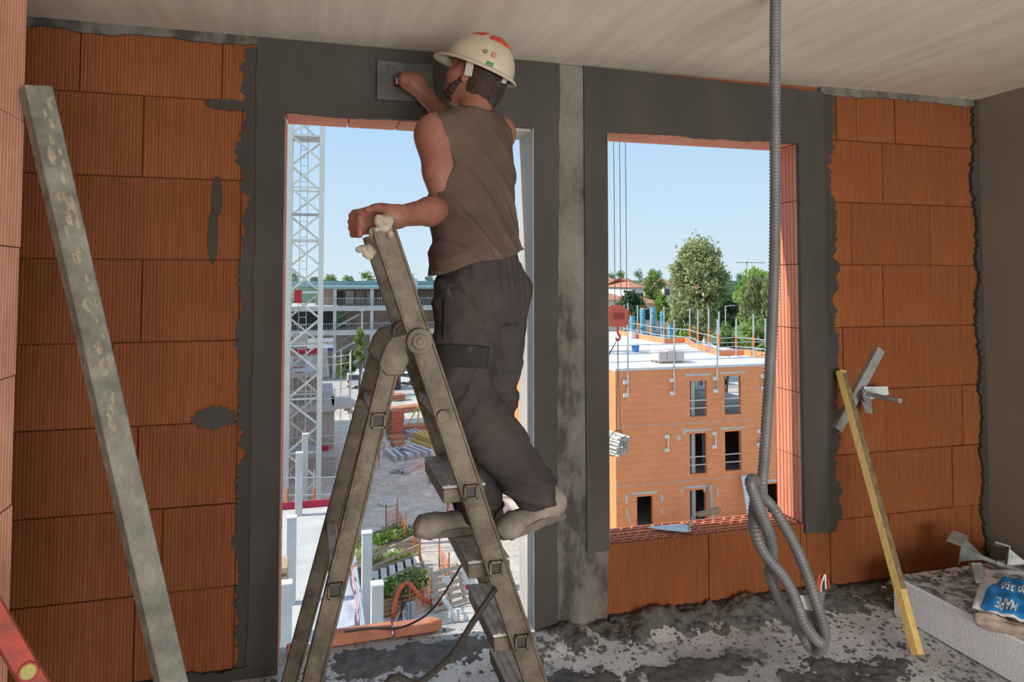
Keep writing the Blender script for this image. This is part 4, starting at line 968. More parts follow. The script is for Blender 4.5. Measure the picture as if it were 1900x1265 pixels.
def tree(name, label, px, Y, ytop, wpx, kind, n=2500, group=None, base_py=None, lean=0, nb=9, size=None, trunk=True, ybot=None, hollow=.35, rf=1.0):
    top = PYp(px, ytop, Y); zz = (Y+DIST); sc = zz*1.02/FPX; W2 = wpx*sc/2; H = top.z-GZ
    base = Vector((top.x+lean, Y, GZ)); cb = GZ+H*.28 if ybot is None else PYp(px, ybot, Y).z
    t = thing(name, label, 'tree', base, 0, group); blobs = []; ch = (top.z-cb)/2; cz = (top.z+cb)/2
    for i in range(nb):
        f = (i+.5)/nb; ang = i*2.4; rr = W2*.62*math.sqrt(max(.05, 1-(2*f-1)**2)); z = cb+(top.z-cb)*(.15+.75*f)
        r = W2*random.uniform(.38, .58)*(1-.35*f)*rf; blobs.append((top.x+rr*.9*math.cos(ang), Y+rr*.9*math.sin(ang), z, r, min(r, ch*.55)))
    blobs.append((top.x, Y, top.z-ch*.35, W2*.42, ch*.35))
    me = leaves_mesh('crown', blobs, n, size or max(.18, W2*.085), LEAF[kind], hollow=hollow)
    c_ = bpy.data.objects.new('crown', me); COL.objects.link(c_); c_.parent = t; bpy_parent_fix(c_, t); c_['kind'] = 'stuff'
    if trunk:
        r0 = max(.12, H*.018); pts = spline([base, Vector((top.x+lean*.5, Y, GZ+H*.25)), Vector((top.x+.2, Y, GZ+H*.5)), Vector((top.x, Y, GZ+H*.8))], 4)
        MB().tube(pts, [r0*(1-.75*i/(len(pts)-1)) for i in range(len(pts))], 8).build('trunk', M_BARK, t, smooth=True)
        for b in blobs[:-1]:
            s_ = pts[min(len(pts)-1, max(2, int(len(pts)*.55*random.uniform(.7, 1.1))))]; MB().tube([s_, s_.lerp(Vector(b[:3]), .55)+Vector((0, 0, -.2)), Vector(b[:3])], [r0*.4, r0*.25, r0*.08], 5).build('branch', M_BARK, t, smooth=True)
    return t
# right-hand window: poplar-like big tree, greens round it
tree('broad_tree', 'largest tree, olive-leaved and loose-crowned, beyond the orange brick building', 1296, 66, 440, 168, 'olive', 14000, nb=30, size=.2, ybot=640, hollow=.3, rf=.58)
tree('dark_tree', 'dark green round tree left of the largest tree, near the red hook block', 1168, 62, 540, 62, 'dark', 2600, ybot=600)
tree('broad_tree', 'mid green tree between the pale houses and the largest tree', 1212, 92, 500, 52, 'mid', 2600, ybot=570)
tree('bright_tree', 'bright green bushy tree right of the largest tree, behind the willow', 1398, 78, 498, 100, 'bright', 4200, ybot=610)
tree('dark_tree', 'dark green bush crown just right of the big trunk', 1345, 60, 545, 60, 'dark', 2600, ybot=620)
tree('young_tree', 'small bright green tree in front of the brown tiled roof', 1228, 70, 545, 40, 'bright', 1500, ybot=600)
tree('young_tree', 'yellow-green shrub by the fence posts right of the orange roof', 1268, 46, 612, 34, 'bright', 1300, ybot=660, trunk=False)
tree('broad_tree', 'olive shrub mass below the largest tree behind the blue forms', 1268, 58, 560, 70, 'olive', 3000, ybot=640)
tree('broad_tree', 'leafy green bush at the far right behind the guard rails', 1400, 52, 585, 70, 'mid', 3400, ybot=690)
tree('broad_tree', 'green shrub behind the guard rails under the lamp post', 1345, 50, 600, 60, 'mid', 2600, ybot=690)
# willow with hanging strands
wl = thing('willow_tree', 'pale willow with drooping strands right of the largest tree', 'tree', (PYp(1412, 600, 56).x, 56, GZ))
c = PYp(1420, 565, 56); me = leaves_mesh('crown', [(c.x+random.uniform(-1.6, 1.6), 56+random.uniform(-1, 1), c.z+random.uniform(-1.6, 1.6), .7, 1.5) for _ in range(9)], 2600, .22, LEAF['olive'], droop=1.0)
o = bpy.data.objects.new('crown', me); COL.objects.link(o); o.parent = wl; bpy_parent_fix(o, wl); o['kind'] = 'stuff'
MB().tube([(c.x, 56, GZ), (c.x+.1, 56, GZ+4), (c.x-.2, 56, c.z)], [.3, .24, .1], 8).build('trunk', M_BARK, wl, smooth=True)
# far tree line, one thing per tree
fl_ = [(538, 150, 500, 46), (585, 150, 512, 30), (615, 145, 508, 34), (648, 140, 511, 36), (683, 140, 503, 40), (712, 140, 506, 30), (760, 150, 507, 34), (798, 150, 511, 30), (838, 150, 509, 34), (960, 150, 507, 40), (1135, 150, 506, 40), (1152, 140, 501, 34), (1185, 150, 499, 36), (1222, 150, 502, 36), (1255, 155, 507, 40), (1345, 150, 505, 40), (1375, 150, 505, 40), (1424, 140, 503, 50), (1460, 140, 500, 60)]
where = ['behind the crane mast', 'just right of the crane mast', 'second right of the crane mast', 'above the mint green hall', 'tallest above the car park roof', 'left of the tall ladder stile', 'beside the pale stair tower', 'left of the worker trousers', 'hidden mostly by the worker hip', 'seen right of the worker hip', 'at the left edge of the right window', 'above the pale houses', 'above the tiled roofs, second from the left', 'left of the largest tree crown', 'touching the largest tree crown on its left', 'right of the largest tree crown', 'above the bright bushy tree', 'behind the hanging conduit', 'by the sunlit window jamb']
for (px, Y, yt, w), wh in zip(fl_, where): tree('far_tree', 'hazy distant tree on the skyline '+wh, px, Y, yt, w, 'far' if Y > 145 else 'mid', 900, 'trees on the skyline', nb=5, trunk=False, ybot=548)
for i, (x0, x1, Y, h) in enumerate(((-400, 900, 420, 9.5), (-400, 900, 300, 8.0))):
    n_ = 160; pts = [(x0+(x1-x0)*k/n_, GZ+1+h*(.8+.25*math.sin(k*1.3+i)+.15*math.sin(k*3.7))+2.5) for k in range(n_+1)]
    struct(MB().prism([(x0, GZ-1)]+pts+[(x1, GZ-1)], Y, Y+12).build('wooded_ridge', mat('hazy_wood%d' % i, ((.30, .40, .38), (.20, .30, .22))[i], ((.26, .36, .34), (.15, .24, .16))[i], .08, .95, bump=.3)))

# ---------------------------------------------------------------- houses far right
def house(label, px0, px1, Y, yeave, yridge, wallm, D=9, wins=3, overhang=.4):
    a, b = PYp(px0, yeave, Y), PYp(px1, yeave, Y); zr = PYp(px0, yridge, Y).z; t = thing('house', label, 'house', ((a.x+b.x)/2, Y, GZ), 0, 'houses beyond the site')
    MB().box(a.x, b.x, Y, Y+D, GZ, a.z).build('walls', wallm, t)
    m = MB(); o_ = overhang; m.add([(a.x-o_, Y-o_, a.z), (b.x+o_, Y-o_, a.z), (b.x+o_, Y+D+o_, a.z), (a.x-o_, Y+D+o_, a.z), (a.x+1.5, Y+D/2, zr), (b.x-1.5, Y+D/2, zr)], [(0, 1, 5, 4), (1, 2, 5), (2, 3, 4, 5), (3, 0, 4), (3, 2, 1, 0)]); m.build('roof', M_ROOFT, t)
    for k in range(wins):
        x = a.x+(b.x-a.x)*(k+.5)/wins
        for lv_ in (1.4, 4.2):
            if a.z-lv_ > GZ+1: MB().cbox((x, Y-.02, a.z-lv_), (.9, .1, 1.2)).build('window', M_GLASS, t)
    return t
M_CREAM = mat('cream_render', (.72, .66, .56), (.64, .58, .49), .4, .9)
house('white house with red tiled roof, leftmost in the right window', 1125, 1168, 98, 528, 514, M_CONCW, wins=4)
house('white house with red tiled roof, second from the left', 1172, 1193, 84, 533, 516, M_CONCW, wins=2)
house('low cream house with shallow tiled roof above the red hook block', 1122, 1166, 72, 556, 541, M_CREAM, wins=3)
house('low house with brown tiled roof left of the largest tree', 1194, 1224, 74, 562, 550, M_CREAM, wins=2)
house('cream house half hidden by the largest tree trunk', 1306, 1336, 104, 535, 513, M_CREAM, wins=2)
house('pale house glimpsed through the left of the largest crown', 1232, 1256, 110, 527, 515, M_CREAM, wins=2)
# street lamp among the trees
lp = thing('street_lamp', 'grey street lamp post standing before the dark bush, right window', 'lamp', G(1346, 760)); b = PYp(1346, 640, 55); b.z = GZ; lp.location = b
t_ = PYp(1346, 568, 55); MB().tube([b, t_], .06, 8).build('pole', M_TUBE, lp); MB().tube([t_, t_+Vector((.6, 0, .05))], .04, 6).build('arm', M_TUBE, lp); MB().cbox(t_+Vector((.75, 0, .05)), (.45, .15, .1)).build('lamp_head', M_TUBE, lp)
# ================================================================ ORANGE BRICK BUILDING (right window)
OY = 28.7; OX0, OX1 = 14.0, 25.3; OZR = -2.85; OD = 23.5
ob_ = thing('brick_building', 'half-built orange brick block with three storeys seen through the right window', 'building', (19, OY, GZ))
op = []
for l, r, t, b in ((1280, 1312, 702, 772), (1344, 1375, 698, 768), (1280, 1312, 805, 878), (1345, 1376, 801, 872), (1182, 1212, 922, 984), (1280, 1311, 910, 968), (1424, 1448, 898, 965)):
    p, q = PYp(l, t, OY), PYp(r, b, OY); op.append((p.x, q.x, q.z, p.z))
xs = sorted({OX0, OX1, *[o[0] for o in op], *[o[1] for o in op]}); zs = sorted({GZ, OZR, *[o[2] for o in op], *[o[3] for o in op]})
m = MB()
for x0, x1 in zip(xs[:-1], xs[1:]):
    for z0, z1 in zip(zs[:-1], zs[1:]):
        cx, cz = (x0+x1)/2, (z0+z1)/2
        if any(o[0] < cx < o[1] and o[2] < cz < o[3] for o in op): continue
        m.box(x0, x1, OY+.006, OY+.2, z0, z1)
m.build('facade_wall', M_BRICKO, ob_)
m = MB(); m.box(OX0, OX0+.2, OY+.2, OY+OD, GZ, OZR); m.build('side_wall', M_BRICKO, ob_)
MB().box(OX1-.2, OX1, OY+.2, OY+OD, GZ, OZR-2.9).build('side_wall', M_BRICKO, ob_)
L1z, L2z = PYp(1144, 792, OY).z, PYp(1138, 903, OY).z
for z, nm in ((GZ+.02, 'floor_slab'), (L2z, 'floor_slab'), (L1z, 'floor_slab')): MB().box(OX0+.2, OX1-.2, OY+.2, OY+OD-.2, z-.2, z).build(nm, M_CONC, ob_)
MB().box(OX0, OX1, OY-.0, OY+OD, OZR, OZR+.12).build('roof_slab', M_CONCW, ob_)
MB().box(OX0+4.2, OX0+4.4, OY+.2, OY+9, GZ, OZR).build('inner_wall', M_GREYW, ob_); MB().box(OX0+.2, OX1-6.6, OY+9, OY+9.2, GZ, OZR).build('inner_wall', M_GREYW, ob_)
MB().box(OX1-6.6, OX1-.2, OY+9, OY+9.2, GZ, L1z).build('inner_wall', M_GREYW, ob_)
for x in (18.6, 19.6, 20.6): MB().tube([(x+1.2, OY+3, L1z), (x+1.2, OY+3, OZR)], .05, 6).build('prop', M_TUBE, ob_)
for x in (19.9, 20.3, 20.8): MB().tube([(x, OY+2, L2z), (x, OY+2, L1z-.2)], .05, 6).build('prop', M_TUBE, ob_)
# facade blocks: the ones that show largest are parts, the rest one stuff part
def cutrow(z0, z1, x0, x1):
    seg = [(x0, x1)]
    for o in op:
        if o[2] < (z0+z1)/2 < o[3]:
            n_ = []
            for a, b in seg:
                if o[1] <= a or o[0] >= b: n_.append((a, b)); continue
                if o[0] > a: n_.append((a, o[0]))
                if o[1] < b: n_.append((o[1], b))
            seg = n_
    return seg
cand = []; r = 0; z = GZ
while z < OZR-.05:
    z1 = min(z+.314, OZR); x = OX0-(.25 if r % 2 else 0)
    while x < OX1:
        for a, b in cutrow(z, z1, max(x, OX0), min(x+.5, OX1)):
            if b-a > .06: cand.append((round(a, 3), round(b, 3), round(z, 3), round(z1, 3)))
        x += .5
    z = z1; r += 1
cand.sort(key=lambda c: -((c[1]-c[0])*(c[3]-c[2]))+(100 if c[0] > 23 or c[3] < GZ+.7 else 0)+abs(c[0]-18)*.0001)
_oc = {}; rest = MB()
for i, (a, b, z0, z1) in enumerate(cand):
    if i < 300:
        k = (round(b-a, 2), round(z1-z0, 2))
        if k not in _oc: _oc[k] = MB().box(-(b-a)/2+.0025, (b-a)/2-.0025, 0, .03, -(z1-z0)/2+.0025, (z1-z0)/2-.0025).mesh('brick', M_BRICKO)
        put('brick', _oc[k], ((a+b)/2, OY-.005+random.uniform(-.003, .003), (z0+z1)/2), (0, 0, 0), ob_)
    else: rest.box(a+.0025, b-.0025, OY-.005, OY+.03, z0+.0025, z1-.0025)
tag(rest.build('brickwork_rest', M_BRICKO, ob_), kind='stuff')
# pale mortar lines at the floors, lintels
for z in (L1z, L2z): MB().box(OX0, OX1, OY-.02, OY, z-.03, z+.015).build('floor_line', mat('pinkish_joint', (.66, .46, .38)), ob_)
for o in op: MB().box(o[0]-.25, o[1]+.25, OY-.02, OY, o[3]+.12, o[3]+.22).build('lintel_mark', M_CONC, ob_)
random.seed(21)
for px, py, w, h in ((1162, 925, .2, .5), (1163, 950, .18, .5), (1228, 925, .25, .35), (1259, 812, .35, .3), (1270, 800, .4, .3), (1228, 950, .2, .3), (1320, 905, .2, .4), (1332, 915, .15, .4), (1265, 910, .3, .2), (1168, 965, .15, .4), (1307, 908, .3, .25)):
    p = PYp(px, py, OY); m = MB(); w *= .6; m.prism([(p.x+sx_*w/2*random.uniform(.6, 1.1), p.z+sz_*h/2*random.uniform(.7, 1.1)) for sx_, sz_ in ((-1, -1), (0, -1), (1, -.9), (1, 0), (.9, 1), (0, .95), (-1, 1), (-.9, 0))], OY-.016, OY).build('mortar_patch', M_CONC, ob_)
# window guard bars
for o in op[:4]:
    for f in (.22, .42): MB().tube([(o[0]-.03, OY+.06, o[2]+(o[3]-o[2])*f), (o[1]+.03, OY+.06, o[2]+(o[3]-o[2])*f)], .028, 6).build('guard_bar', M_WMET, ob_)
# parapet along the far edge of the roof
pp = [PZp(*p, OZR+.12) for p in ((1150, 621), (1232, 637), (1272, 635), (1288, 645), (1335, 660), (1380, 658), (1432, 667))]
for a, b in zip(pp[:-1], pp[1:]): MB().bar(a+Vector((0, 0, .16)), b+Vector((0, 0, .16)), .2, .34, ext=.1).build('parapet', M_BRICKO, ob_)
# guard posts with brackets on the front edge; identical brackets below
def bracket(px, y0, y1, parent):
    a, b = PYp(px, y0, OY-.1), PYp(px, y1, OY-.1); MB().tube([a, b], .035, 6).build('bracket_bar', M_WMET, parent)
    for q in (a, b): MB().cbox(q+Vector((-.06, .06, 0)), (.24, .12, .16)).build('bracket_plate', M_WMET, parent)
posts = []
for px, yt, yb, wh in ((1165, 562, 733, 'above the hanging tube bundle'), (1251, 594, 729, 'left of the twin windows'), (1331, 592, 725, 'between the twin windows'), (1420, 591, 720, 'beside the hanging conduit')):
    a, b = PYp(px, yt, OY-.1), PYp(px, yb, OY-.1); t = thing('guard_post', 'tall steel guard post clamped on the orange facade '+wh, 'post', (b.x, b.y, b.z), 0, 'guard posts on the facade edge')
    MB().tube([b, a], .04, 6).build('tube', M_TUBE, t); posts.append((a, b))
    for q in (b, b+Vector((0, 0, .62))): MB().cbox(q+Vector((-.08, .05, 0)), (.28, .12, .18)).build('bracket_plate', M_WMET, t)
for px, y0, y1, wh in ((1240, 810, 835, 'left of the middle twin windows'), (1328, 804, 829, 'between the middle twin windows'), (1411, 800, 825, 'right of the middle twin windows')):
    t = thing('wall_bracket', 'white guard-rail bracket on the orange facade '+wh, 'bracket', PYp(px, y1, OY), 0, 'brackets on the facade'); bracket(px, y0, y1, t)
for k, (z, wh) in enumerate(((OZR+.45, 'lowest'), (OZR+.85, 'middle'), (OZR+1.25, 'highest'))):
    a = Vector((OX0-1, OY-.06, z)); b = Vector((OX1, OY-.06, z)); tag(MB().tube([a, b], .022, 6).build('guard_rail', M_TUBE), wh+' of the steel rails along the front roof edge', 'rail', 'front roof rails')
# back posts and rails
bp = []; ORD = ['first', 'second', 'third', 'fourth', 'fifth', 'sixth', 'seventh', 'eighth', 'ninth', 'tenth', 'eleventh']
for px, yt, yb in ((1158, 565, 621), (1183, 566, 626), (1208, 572, 632), (1232, 568, 636), (1280, 572, 640), (1295, 575, 648), (1315, 572, 653), (1334, 578, 661), (1366, 590, 659), (1398, 582, 662), (1428, 590, 667)):
    b = PZp(px, yb, OZR+.2); a = PYp(px, yt, b.y); bp.append(b)
    t = thing('edge_post', 'steel edge-protection post on the far parapet, '+ORD[len(bp)-1]+' from the left', 'post', b, 0, 'posts on the far parapet')
    MB().tube([b, a], .045, 6).build('tube', M_TUBE, t); MB().tube([b.lerp(a, .25), b.lerp(a, .5)], .06, 6).build('orange_sleeve', M_ORNG, t)
for h in (.5, 1.0):
    for k, (a, b) in enumerate(zip(bp[:-1], bp[1:])): tag(MB().tube([a+Vector((0, 0, h)), b+Vector((0, 0, h))], .03, 5).build('edge_rail', M_TUBE), ('lower' if h < .8 else 'upper')+' steel rail of the far parapet, from the %s post to the next' % ORD[k], 'rail', 'rails on the far parapet')
# things on the roof
def G2(px, py): return PZp(px, py, OZR+.12)
p = G2(1179, 653); t = thing('bucket', 'small blue bucket standing on the white roof slab', 'bucket', p); MB().tube([p, p+Vector((0, 0, .42))], [.19, .24], 14).build('pail', mat('blue_plastic', (.10, .25, .62)), t); MB().tube([p+Vector((.24*math.cos(q*.314), 0, .42+.14*math.sin(q*.314))) for q in range(11)], .012, 5).build('handle', M_WMET, t)
p = G2(1172, 628); t = thing('bucket', 'small white bucket by the far parapet of the roof', 'bucket', p); MB().tube([p, p+Vector((0, 0, .5))], [.25, .3], 14).build('pail', M_CONCW, t); MB().tube([p+Vector((.3*math.cos(q*.314), 0, .5+.14*math.sin(q*.314))) for q in range(11)], .012, 5).build('handle', M_TUBE, t)
p = G2(1238, 672); t = thing('wrapped_pallet', 'plastic-wrapped pinkish pallet of blocks on the white roof slab', 'pallet', p)
M_WRAP = mat('milky_wrap', (.66, .57, .53), (.56, .46, .42), 2, .35, bump=.4)
for k in range(3): MB().box(p.x-.7, p.x+.7, p.y-.4+k*.4, p.y-.3+k*.4, p.z, p.z+.1).build('skid', M_SCRAP, t)
for k in range(3): MB().box(p.x-.75+k*.5, p.x-.27+k*.5, p.y-.5, p.y+.5, p.z+.1, p.z+.62+.05*(k % 2)).build('wrapped_stack', M_WRAP, t, bevel=.03)
# blue circular column forms behind the roof
for i, (px, yt, w, wh) in enumerate(((1173, 586, .48, 'leftmost of the blue forms'), (1192, 574, .44, 'second of the blue forms from the left'), (1211, 570, .50, 'tallest of the blue forms'), (1229, 577, .40, 'fourth of the blue forms, behind the last post'), (1244, 602, .46, 'shortest of the blue forms, half hidden by shrubs'))):
    Y = 54+i*.3; a = PYp(px, yt, Y); t = thing('column_form', 'blue cylindrical column form, '+wh, 'formwork', (a.x, Y, GZ), 0, 'blue column forms')
    MB().tube([(a.x, Y, GZ), (a.x, Y, a.z)], w/2, 16).build('shell', M_BLUEF, t)
    for k in range(4): zz = a.z-.5-k*1.2; MB().tube([(a.x, Y, zz), (a.x, Y, zz+.12)], w/2+.05, 16).build('collar', M_BLUEF, t)
    for k in range(7): an = k*.9; MB().tube([(a.x+w*.36*math.cos(an), Y+w*.36*math.sin(an), a.z-.1), (a.x+w*.45*math.cos(an), Y+w*.4*math.sin(an), a.z+.38)], .025, 5).build('rebar', mat('rusty_bar', (.36, .14, .07)), t)
    MB().tube([(a.x+w*.5, Y-.2, a.z-1), (a.x+w*.5+.5, Y-.8, GZ)], .05, 5).build('brace', M_TUBE, t)
# crane hook block, ropes and load
HBY = 25.0; c = PYp(1146, 585, HBY); t = thing('hook_block', 'red crane hook block hanging from steel ropes at the window edge', 'hook block', c)
zt = 26.0
poly = [(-.55, -.38), (-.3, -.48), (.25, -.48), (.42, -.35), (.42, .2), (.2, .38), (.05, .45), (-.2, .42), (-.55, .2)]
MB().prism([(c.x+x, c.z+z) for x, z in poly], HBY-.22, HBY-.14).build('cheek_plate', mat('hook_red', (.66, .13, .07), (.55, .11, .06), 2, .5), t); MB().prism([(c.x+x, c.z+z) for x, z in poly], HBY+.14, HBY+.22).build('cheek_plate', mat('hook_red', (1, 0, 0)), t)
for dx in (-.28, .18): MB().tube([(c.x+dx, HBY-.12, c.z), (c.x+dx, HBY+.12, c.z)], .24, 18).build('sheave', M_RED, t)
MB().cbox((c.x-.05, HBY-.25, c.z-.02), (.5, .06, .28)).build('weight_plate', M_RED, t, bevel=.01)
for px in (1141, 1152, 1163): a = PYp(px, 560, HBY); MB().tube([(a.x, HBY, c.z), (a.x-.05, HBY, zt)], .016, 5).build('rope', M_BLACK, t)
hk = [(c.x, HBY, c.z-.45), (c.x, HBY, c.z-.75), (c.x+.10, HBY, c.z-.9), (c.x+.02, HBY, c.z-1.06), (c.x-.1, HBY, c.z-.98)]
MB().tube(spline(hk, 5), .05, 8).build('hook', M_RED, t, smooth=True)
hp = Vector((c.x, HBY, c.z-1.0)); e0 = PYp(1160, 828, HBY-.3); ax = Vector((-.50, .85, .10)).normalized(); up = Vector((0, 0, 1)); s1 = ax.cross(up).normalized(); u1 = s1.cross(ax)
bn = thing('tube_bundle', 'bundle of steel scaffold tubes slung from the crane hook', 'tube bundle', e0)
random.seed(9); cen = []
for k in range(42):
    rr = .50*math.sqrt((k+.5)/42); an = k*2.39996; q = e0+s1*rr*math.cos(an)+u1*rr*math.sin(an)*.92+ax*random.uniform(0, .18)
    m = MB(); m.tube([q, q+ax*4.2], .048, 8, caps=False); o = m.build('tube', M_WMET, bn)
    MB().tube([q+ax*.02, q+ax*.03], .03, 8).build('bore_shade', M_DARK, o)  # dark disc painted as the shade inside the open tube
for f in (.5, 3.0):
    b_ = e0+ax*f; ring_ = [b_+s1*.58*math.cos(q*.3491)+u1*.55*math.sin(q*.3491) for q in range(19)]; MB().tube(ring_, .02, 5).build('sling_loop', M_BLACK, bn); MB().tube([b_+u1*.55, hp], .014, 5).build('sling', M_BLACK, bn)
    MB().tube([b_+u1*.5+s1*.3, hp], .012, 5).build('sling', M_BLACK, bn)
# leaning board and crate at the foot of the facade
a, b = G(1394, 985), PYp(1382, 882, OY-.25); a = Vector((PYp(1395, 960, OY-.9).x, OY-1.0, GZ)); tag(MB().bar(a, b, .42, .06, up=(0, -1, .2)).build('leaning_board', M_CONCW, bevel=.01), 'white board leaning on the orange facade beside the conduit', 'board')
p = PYp(1240, 975, OY-1.2); p.z = GZ; t = thing('crate', 'low white crate on the ground before the orange facade', 'crate', p); MB().box(p.x-.7, p.x+.7, p.y-.5, p.y+.5, GZ, GZ+.5).build('box', M_CONCW, t, bevel=.02); MB().box(p.x-.55, p.x+.55, p.y-.36, p.y+.36, GZ+.5, GZ+.62).build('brick_load', M_BRICKJ, t)
a = PYp(1318, 900, OY-.15); b = PYp(1322, 968, OY-.5); tag(MB().bar(a, b, .2, .06, up=(0, -1, 0)).build('plank', M_SCRAP), 'upright plank standing beside the lower middle opening of the facade', 'plank')
# distant tower crane jib on the skyline
c = PYp(1385, 487, 600); t = thing('distant_crane', 'tiny distant tower crane jib above the trees, right window', 'crane', (c.x, 600, GZ)); MB().bar((c.x-13, 600, c.z), (c.x+21, 600, c.z), .9, .9).build('jib', M_WMET, t); MB().bar((c.x, 600, GZ), (c.x, 600, c.z+2), .9, .9).build('mast', M_WMET, t)
# ================================================================ SITE SEEN THROUGH THE TALL OPENING
# ---- tower crane mast
cb = G(560, 940); MW = 1.72; CX0, CY0 = cb.x-MW/2, cb.y
mast = thing('tower_crane_mast', 'cream lattice mast of a tower crane rising left in the tall opening', 'crane', (cb.x, CY0+MW/2, GZ))
ZT = 15.0; SEC = 1.45
corners = [(CX0, CY0), (CX0+MW, CY0), (CX0+MW, CY0+MW), (CX0, CY0+MW)]
for x, y in corners: MB().box(x-.14, x+.14, y-.14, y+.14, GZ, ZT).build('chord', M_WMET, mast)
n_ = int((ZT-GZ)/SEC); dl = math.hypot(MW, SEC)
hb_m = MB().bar((-MW/2, 0, 0), (MW/2, 0, 0), .09).mesh('strut', M_WMET); db_m = MB().bar((-MW/2, 0, -SEC/2), (MW/2, 0, SEC/2), .11).mesh('diagonal', M_WMET)
mid = [((a[0]+b[0])/2, (a[1]+b[1])/2, (0, math.pi/2, 0, math.pi/2)[i]) for i, (a, b) in enumerate(zip(corners, corners[1:]+corners[:1]))]
for k in range(n_):
    z = GZ+k*SEC
    for i, (x, y, rz) in enumerate(mid):
        fl = (k+(1 if i >= 2 else 0)) % 2
        put('diagonal', db_m, (x, y, z+SEC/2), (0, 0, rz+(math.pi if fl else 0)), mast)
        if k % 2 == 0: put('strut', hb_m, (x, y, z), (0, 0, rz), mast)
for dx in (.55, .95): MB().box(CX0+dx-.02, CX0+dx+.02, CY0+.95, CY0+.99, GZ, ZT).build('ladder_rail', M_TUBE, mast)
rm = MB().bar((-.2, 0, 0), (.2, 0, 0), .03).mesh('ladder_rung', M_TUBE)
for k in range(int((ZT-GZ)/.45)): put('ladder_rung', rm, (CX0+.75, CY0+.97, GZ+.3+k*.45), (0, 0, 0), mast)
for k in range(2, n_, 3): MB().box(CX0+.1, CX0+MW-.1, CY0+.25, CY0+MW-.1, GZ+k*SEC, GZ+k*SEC+.05).build('platform', M_TUBE, mast)
p = PYp(553, 550, CY0-.1); MB().box(p.x-.2, p.x+.2, CY0-.14, CY0-.08, p.z-.35, p.z+.35).build('red_panel', mat('sign_red', (.62, .05, .05)), mast)
# ---- lower slab with columns between the site hoardings
SZ = -8.0
lowslab = struct(MB().box(-2.6, 1.31, 8, 28, SZ-.3, SZ).build('slab_lower_wing', M_CONC))
MB().box(-2.6, 1.31, 28, 28.15, GZ, SZ).build('end_wall', M_CONC, lowslab); MB().box(1.16, 1.3, 8, 28, GZ, SZ-.3).build('side_wall', M_CONC, lowslab)
fb = thing('formwork_edge', 'crimson formwork board along the far edge of the lower slab', 'formwork', (-.6, 28.2, SZ)); MB().box(-2.6, 1.4, 28.16, 28.24, SZ-.35, SZ+.28).build('board', M_REDP, fb)
for x in (-2.2, -1.2, -.2, .8): MB().bar((x, 28.3, SZ-.3), (x, 28.3, SZ+.25), .06).build('stud', M_REDP, fb)
clab = [('nearest white concrete column at the bottom left of the tall opening', -.62, 14.47), ('second white concrete column from the bottom left, behind the nearest', -.65, 19.2), ('slender third white concrete column standing before the crane mast', -.62, 27.3), ('farthest white concrete column, just left of the crane mast foot', -.45, 30.9), ('white concrete column right of the short ladder legs, nearest the sill', 1.42, 13.86), ('white concrete column right of the short ladder legs, farther one', 1.42, 17.3)]
for lb, x, y in clab:
    t = thing('concrete_column', lb, 'column', (x, y, SZ if y < 28 else GZ), 0, 'columns of the lower wing'); MB().box(x-.14, x+.14, y-.14, y+.14, SZ if y < 28 and x < 1.3 else GZ, -5.5).build('shaft', M_CONC, t, bevel=.015)
    MB().box(x-.145, x+.145, y-.145, y+.145, -5.5, -5.46).build('head', M_CONCW, t)
# plastic sheet on the slab
m = MB(); nx_, ny_ = 22, 40; vs = []
for i in range(nx_+1):
    for j in range(ny_+1):
        x = -.1+1.25*i/nx_; y = 11+11*j/ny_; vs.append((x+.05*math.sin(y*2.1), y, SZ+.03+.05*abs(math.sin(x*6+y*1.7))*abs(math.sin(y*2.3-x*3))+.02*random.random()))
m.add(vs, [(i*(ny_+1)+j, (i+1)*(ny_+1)+j, (i+1)*(ny_+1)+j+1, i*(ny_+1)+j+1) for i in range(nx_) for j in range(ny_)])
tag(m.build('plastic_sheet', mat('milky_sheet', (.52, .55, .62), (.44, .47, .54), 2, .35, bump=.3), smooth=True), 'crumpled translucent plastic sheet spread over the lower slab', 'sheet')
# guard rails of the slab, right and left edge
M_PINKT = mat('pink_tube', (.62, .34, .36), (.52, .26, .28), 2, .5)
for z, lb, mm in ((SZ+.15, 'pinkish lowest rail along the right edge of the lower slab', M_PINKT), (SZ+.55, 'grey middle rail along the right edge of the lower slab', M_TUBE), (SZ+1.0, 'grey top rail along the right edge of the lower slab', M_TUBE)): tag(MB().tube([(1.22, 9, z), (1.22, 24, z)], .035 if mm is M_TUBE else .05, 6).build('guard_rail', mm), lb, 'rail', 'rails of the lower slab')
for i, y in enumerate((12.5, 14.6, 17.0, 20.0, 23.5)):
    t = thing('guard_post', 'steel guard post on the right edge of the lower slab, %s from the sill' % ('nearest', 'second', 'third', 'fourth', 'fifth')[i], 'post', (1.22, y, SZ), 0, 'posts of the lower slab'); MB().tube([(1.22, y, SZ), (1.22, y, SZ+1.15)], .03, 6).build('tube', M_TUBE, t); MB().cbox((1.22, y, SZ+.55), (.12, .12, .12)).build('coupler', M_ORNG if i == 3 else M_TUBE, t)
for k, (py, lb) in enumerate(((887, 'upper of two steel tubes crossing before the mast foot'), (919, 'lower of two steel tubes crossing before the mast foot'))):
    a, b = PYp(515, py, 30.3), PYp(640, py-2, 30.3); tag(MB().tube([a, b], .04, 6).build('scaffold_tube', M_TUBE), lb, 'tube', 'tubes before the mast')
